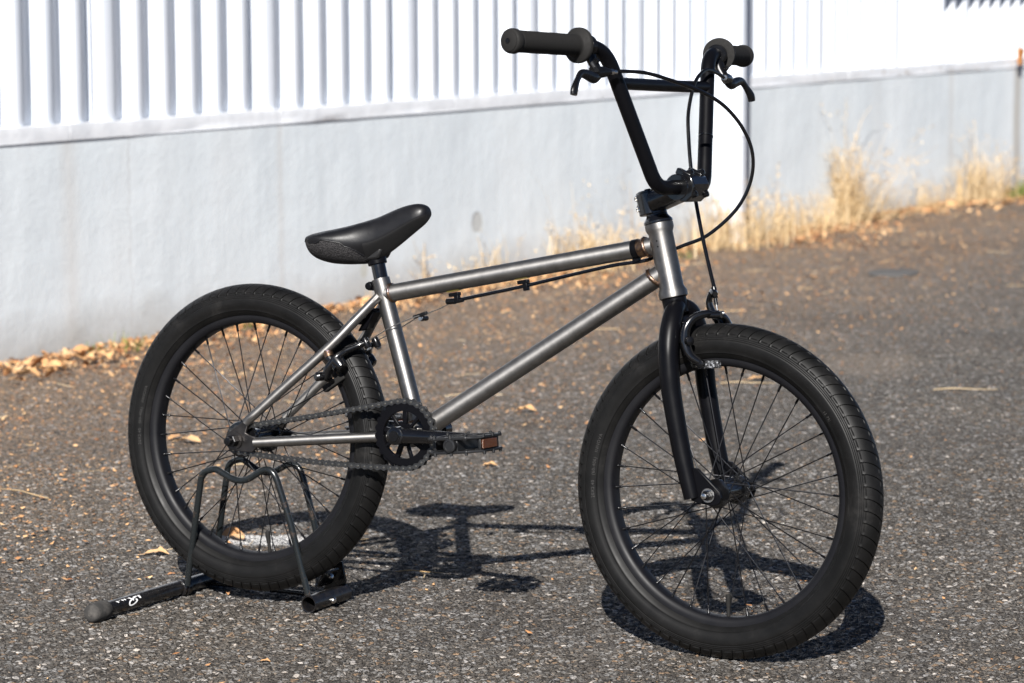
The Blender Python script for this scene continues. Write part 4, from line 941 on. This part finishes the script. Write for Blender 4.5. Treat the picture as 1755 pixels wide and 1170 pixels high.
def pedal(c, sgn, tilt):
    R_ = Matrix.Rotation(-tilt, 3, 'Y'); base = c+Vector((0, sgn*.012, 0))
    def T(x, y, z): return base+R_ @ Vector((x, sgn*y, z))
    hx = .0475; W0, W1 = .006, .100
    p = part('pedal', MB().lathe([(0, .0085), (.015, .0085), (.016, .0075), (.094, .0075)], base, (0, sgn, 0), 20), m_plastic)
    hexo = [(-hx, W0+.016), (-hx+.014, W0), (hx-.014, W0), (hx, W0+.016), (hx, W1-.020), (hx-.020, W1), (-hx+.014, W1), (-hx, W1-.014)]
    for zc in (-.0105, .0105):
        b = MB(); n = len(hexo)
        k = .90
        ctr = (0, (W0+W1)/2)
        inn = [(x*.86, ctr[1]+(y-ctr[1])*.86) for x, y in hexo]
        for z0, z1 in ((zc-.0022, zc+.0022),):
            A = [b.vert(T(x, y, z0)) for x, y in hexo]; B = [b.vert(T(x, y, z1)) for x, y in hexo]; C_ = [b.vert(T(x, y, z1)) for x, y in inn]; D = [b.vert(T(x, y, z0)) for x, y in inn]
            b.skin(A, B); b.skin(B, C_); b.skin(C_, D); b.skin(D, A)
        sub('pedal_frame', b, m_plastic, p, 30, .0012)
        b = MB()
        for px_ in (-.026, .0, .026): b.box(T(px_, ctr[1], zc*.9), (.006, .092, .004), R_)
        b.box(T(0, ctr[1]-.012, zc*.9), (hx*1.85, .006, .004), R_).box(T(0, ctr[1]+.018, zc*.9), (hx*1.85, .006, .004), R_)
        sub('pedal_rib', b, m_plastic, p, 30)
        up = R_ @ Vector((0, 0, 1 if zc > 0 else -1)); 
        for px_, py_ in ((-.044, .03), (-.047, .075), (-.028, .098), (0.0, .098), (.026, .097), (.047, .078), (.047, .050), (.045, .025), (-.02, .008), (.02, .008), (.0, .050)):
            q = T(px_, py_, zc); b = MB().lathe([(0, .0026), (.0048, .0026), (.0055, .0016)], q, up, 8); sub('grip_pin', b, m_plastic, p, 30)
    sub('pedal_core', MB().box(T(-hx+.007, ctr[1], 0), (.006, .050, .018), R_), m_plastic, p, 30, .001); sub('pedal_core', MB().box(T(hx-.007, ctr[1], 0), (.005, .056, .018), R_), m_plastic, p, 30, .001)
    sub('pedal_core', MB().prism([(-.011, -.010), (.011, -.010), (.011, .010), (-.011, .010)], W0*sgn, (W1-.004)*sgn, Matrix.Translation(base) @ R_.to_4x4()), m_plastic, p, 30, .002)
    sub('axle_cap', MB().lathe([(.088, .0085), (.0955, .0108), (.1010, .0110), (.1035, .0102), (.1040, .0075), (.1032, .0068), (.1032, .002)], base, (0, sgn, 0), 28), m_plastic, p, 30)
    sub('reflector', MB().box(T(hx-.0005, ctr[1]+.008, -.0), (.0040, .042, .0140), R_), m_amber, p, 30, .0008)
    return p
pedal(pc, -1, .13); pedal(pc2, 1, .02)
# --- chain: every link its own piece
RC = .0198; chn = part('chain', MB().lathe([(-.0034, .0024), (.0034, .0024)], (0, CY, RC), (0, 1, 0), 8), m_chain)
c0 = Vector((0, 0, 0)); c1 = Vector((SC.x, 0, SC.z)); D = (c1-c0).length; base_a = math.atan2(c1.z, c1.x); be = math.asin((SR-RC)/D)
at, ab = base_a+be, base_a-be      # tangent directions
pt = lambda c, r, a: Vector((c.x+r*math.cos(a), CY, c.z+r*math.sin(a)))
path = []
A1, A2 = pt(c0, RC, at+math.pi/2), pt(c1, SR, at+math.pi/2); B1, B2 = pt(c1, SR, ab-math.pi/2), pt(c0, RC, ab-math.pi/2)
sagv = lambda p, q, n, s: [p.lerp(q, i/n)-Vector((0, 0, s*4*(i/n)*(1-i/n))) for i in range(n)]
path += sagv(A1, A2, 30, .0015)
a_s, a_e = at+math.pi/2, ab-math.pi/2
path += [pt(c1, SR, a_s+(a_e-a_s)*i/24) for i in range(24)]
path += sagv(B1, B2, 30, .004)
a_s, a_e = ab-math.pi/2, at+math.pi/2-2*math.pi
path += [pt(c0, RC, a_s+(a_e-a_s)*i/16) for i in range(16)]
cum = [0.0]
for i in range(len(path)): cum.append(cum[-1]+(path[(i+1) % len(path)]-path[i]).length)
LT = cum[-1]; nlk = int(round(LT/.0122/2))*2; PT = LT/nlk
def at_len(s):
    s %= LT; i = max(k for k in range(len(path)) if cum[k] <= s); t = (s-cum[i])/(cum[i+1]-cum[i]); return path[i].lerp(path[(i+1) % len(path)], t)
def link_mesh(outer):
    b = MB(); h = .0049 if outer else .0045; y = .0042 if outer else .0027; L = PT/2
    poly = []
    for cx, a0 in ((L, -90), (-L, 90)):
        for k in range(7): a = math.radians(a0+30*k); poly.append((cx+h*math.cos(a), h*math.sin(a)))
        poly.append((0, .0026 if cx > 0 else -.0026))
    for sg in (-1, 1): b.prism(poly, sg*y-.0005, sg*y+.0005)
    if outer:
        b.cur = 1
        for cx in (-L, L): b.lathe([(-.0052, .0013), (-.0050, .0019), (.0050, .0019), (.0052, .0013)], (cx, 0, 0), (0, 1, 0), 8)
    else:
        for cx in (-L, L): b.lathe([(-.0024, .0036), (.0024, .0036)], (cx, 0, 0), (0, 1, 0), 8)
    return b.mesh('link', [m_chain, m_rivet], 30)
lk = [link_mesh(True), link_mesh(False)]
for i in range(nlk):
    p, q = at_len(i*PT), at_len((i+1)*PT); c = (p+q)/2; a = math.atan2(q.z-p.z, q.x-p.x)
    o = link('link', lk[i % 2], chn); o.matrix_local = Matrix.Translation(c) @ Matrix.Rotation(-a, 4, 'Y')

# ------------------------------------------------------------------ the rear wheel stand (world coordinates)
stand = bpy.data.objects.new('bicycle_stand', None); COL.objects.link(stand); stand.location = (0, 0, 0)
tag(stand, 'black steel floor stand with wire hoops gripping the rear wheel, one tube end rubber capped', 'bicycle stand')
RX, FX, TZ, TRR = -.1345, .1290, .0135, .0124
b = MB().tube([(RX-.004, -.262, TZ+.002), (RX, .17, TZ)], TRR, 28); sub('cross_tube', b, m_stand, stand)
sub('rubber_cap', MB().lathe([(-.024, .0105), (-.0225, .0125), (-.020, .0145), (-.012, .0156), (.004, .0160), (.018, .0150), (.020, .0135)], (RX-.004, -.254, TZ+.0025), (0.009, 1, -.004), 28), m_cap, stand, 40)
sub('cap_dimple', MB().lathe([(-.0248, .0040), (-.0242, .0048), (-.0240, .0052)], (RX-.004, -.254, TZ+.0025), (0.009, 1, -.004), 20), m_cap, stand)
sub('collar', MB().lathe([(-.006, .0150), (.006, .0150)], (RX, -.024, TZ), (0, 1, 0), 28), m_stand, stand, 30, .001)
sub('collar', MB().lathe([(-.003, .0140), (.003, .0140)], (RX, -.036, TZ), (0, 1, 0), 28), m_stand, stand, 30, .001)
b = MB(); y0, y1 = -.046, .064; n = 32; rings = []
for (y, r) in ((y0, .0140), (y1, .0140), (y1, .0122), (y0+.0005, .0122)):
    rings.append([b.vert((FX+r*math.cos(2*math.pi*i/n), y, .0145+r*math.sin(2*math.pi*i/n))) for i in range(n)])
for A, B in zip(rings, rings[1:]+rings[:1]): b.skin(A, B)
sub('front_tube', b, m_stand, stand, 30)
sub('tube_plug', MB().lathe([(0, .0121), (.002, .0121)], (FX, .03, .0145), (0, 1, 0), 20), m_stand, stand)
sub('tube_bolt', MB().lathe([(.0125, .0052), (.0165, .0056), (.0195, .0048), (.021, .003)], (FX, .008, .0145), (.94, -.25, -.05), 14), m_silver, stand)
sub('side_bar', MB().tube([(-.130, .048, .008), (.128, .048, .008)], .0042, 12), m_stand, stand, 30, .001)
sub('gusset_plate', MB().prism([(.085, .010), (.108, .062), (.124, .066), (.132, .034), (.128, .020)], .064, .068), m_stand, stand, 30, .001)
sub('gusset_plate', MB().box((.118, .030, .044), (.004, .045, .030), Matrix.Rotation(.5, 3, 'Y')), m_stand, stand, 30, .001)
sub('plate_bolt', MB().lathe([(0, .0048), (.004, .0045), (.0055, .002)], (.123, .030, .046), (.88, 0, .48), 12), m_silver, stand)
hp = fillet([(-.121, -.034, .020), (-.078, -.046, .2170), (-.050, -.047, .2255), (.0, -.047, .2030), (.062, -.047, .2420), (.094, -.044, .150), (.122, -.036, .028)], [.022, .020, .05, .024, .4], 8)
sub('wire_hoop', MB().tube(hp, .0055, 16), m_wireframe, stand)
hp = fillet([(-.139, .070, .020), (-.097, .058, .2150), (-.070, .058, .2260), (-.020, .058, .1985), (.044, .058, .2350), (.066, .062, .150), (.092, .068, .030)], [.022, .020, .05, .026, .4], 8)
sub('wire_hoop', MB().tube(hp, .0055, 16), m_wireframe, stand)
# white script on the cross tube, painted strokes following the tube
def stroke(b, pts, w=46):
    U = (.959, -.284); V_ = (.284, .959)      # along / across the tube in the artwork
    P = smooth([(x, y, 0) for x, y in pts], 6); prev = None
    for i, p in enumerate(P):
        t = (P[min(i+1, len(P)-1)]-P[max(i-1, 0)]).normalized(); nrm = Vector((-t.y, t.x, 0))
        cur = []
        for sg in (-1, 1):
            q = p+nrm*(sg*w/2); a = q.x*U[0]+q.y*U[1]; c = q.x*V_[0]+q.y*V_[1]-640*.959+62
            c = max(2, c); Rr = 390.; th = math.acos(max(-1, min(1, 1-c/Rr))); al = math.radians(109.6)-th
            y = -.236+(a+(640*.284))*6.0e-5; rr = TRR+.0004
            cur.append(b.vert((RX-.003+rr*math.cos(al), y, TZ+.001+rr*math.sin(al))))
        if prev: b.face((prev[0], prev[1], cur[1], cur[0]))
        prev = cur
b = MB()
stroke(b, [(1120, 540), (1185, 600), (1120, 730), (1000, 825), (890, 835), (860, 740), (890, 640), (960, 560), (1080, 460), (1180, 400)], 60)
stroke(b, [(720, 430), (900, 485), (1040, 610)], 55)
stroke(b, [(1030, 400), (1190, 360), (1290, 410), (1330, 510)], 75)
stroke(b, [(700, 440), (900, 370), (1100, 310), (1400, 215)], 50)
stroke(b, [(280, 575), (350, 610), (420, 670)], 55); stroke(b, [(400, 530), (480, 570)], 55); stroke(b, [(530, 510), (620, 590)], 55); stroke(b, [(630, 480), (720, 560)], 60); stroke(b, [(1260, 270), (1350, 310)], 55); stroke(b, [(150, 610), (420, 520), (720, 450)], 34)
sub('white_script', b, m_white, stand, 60)
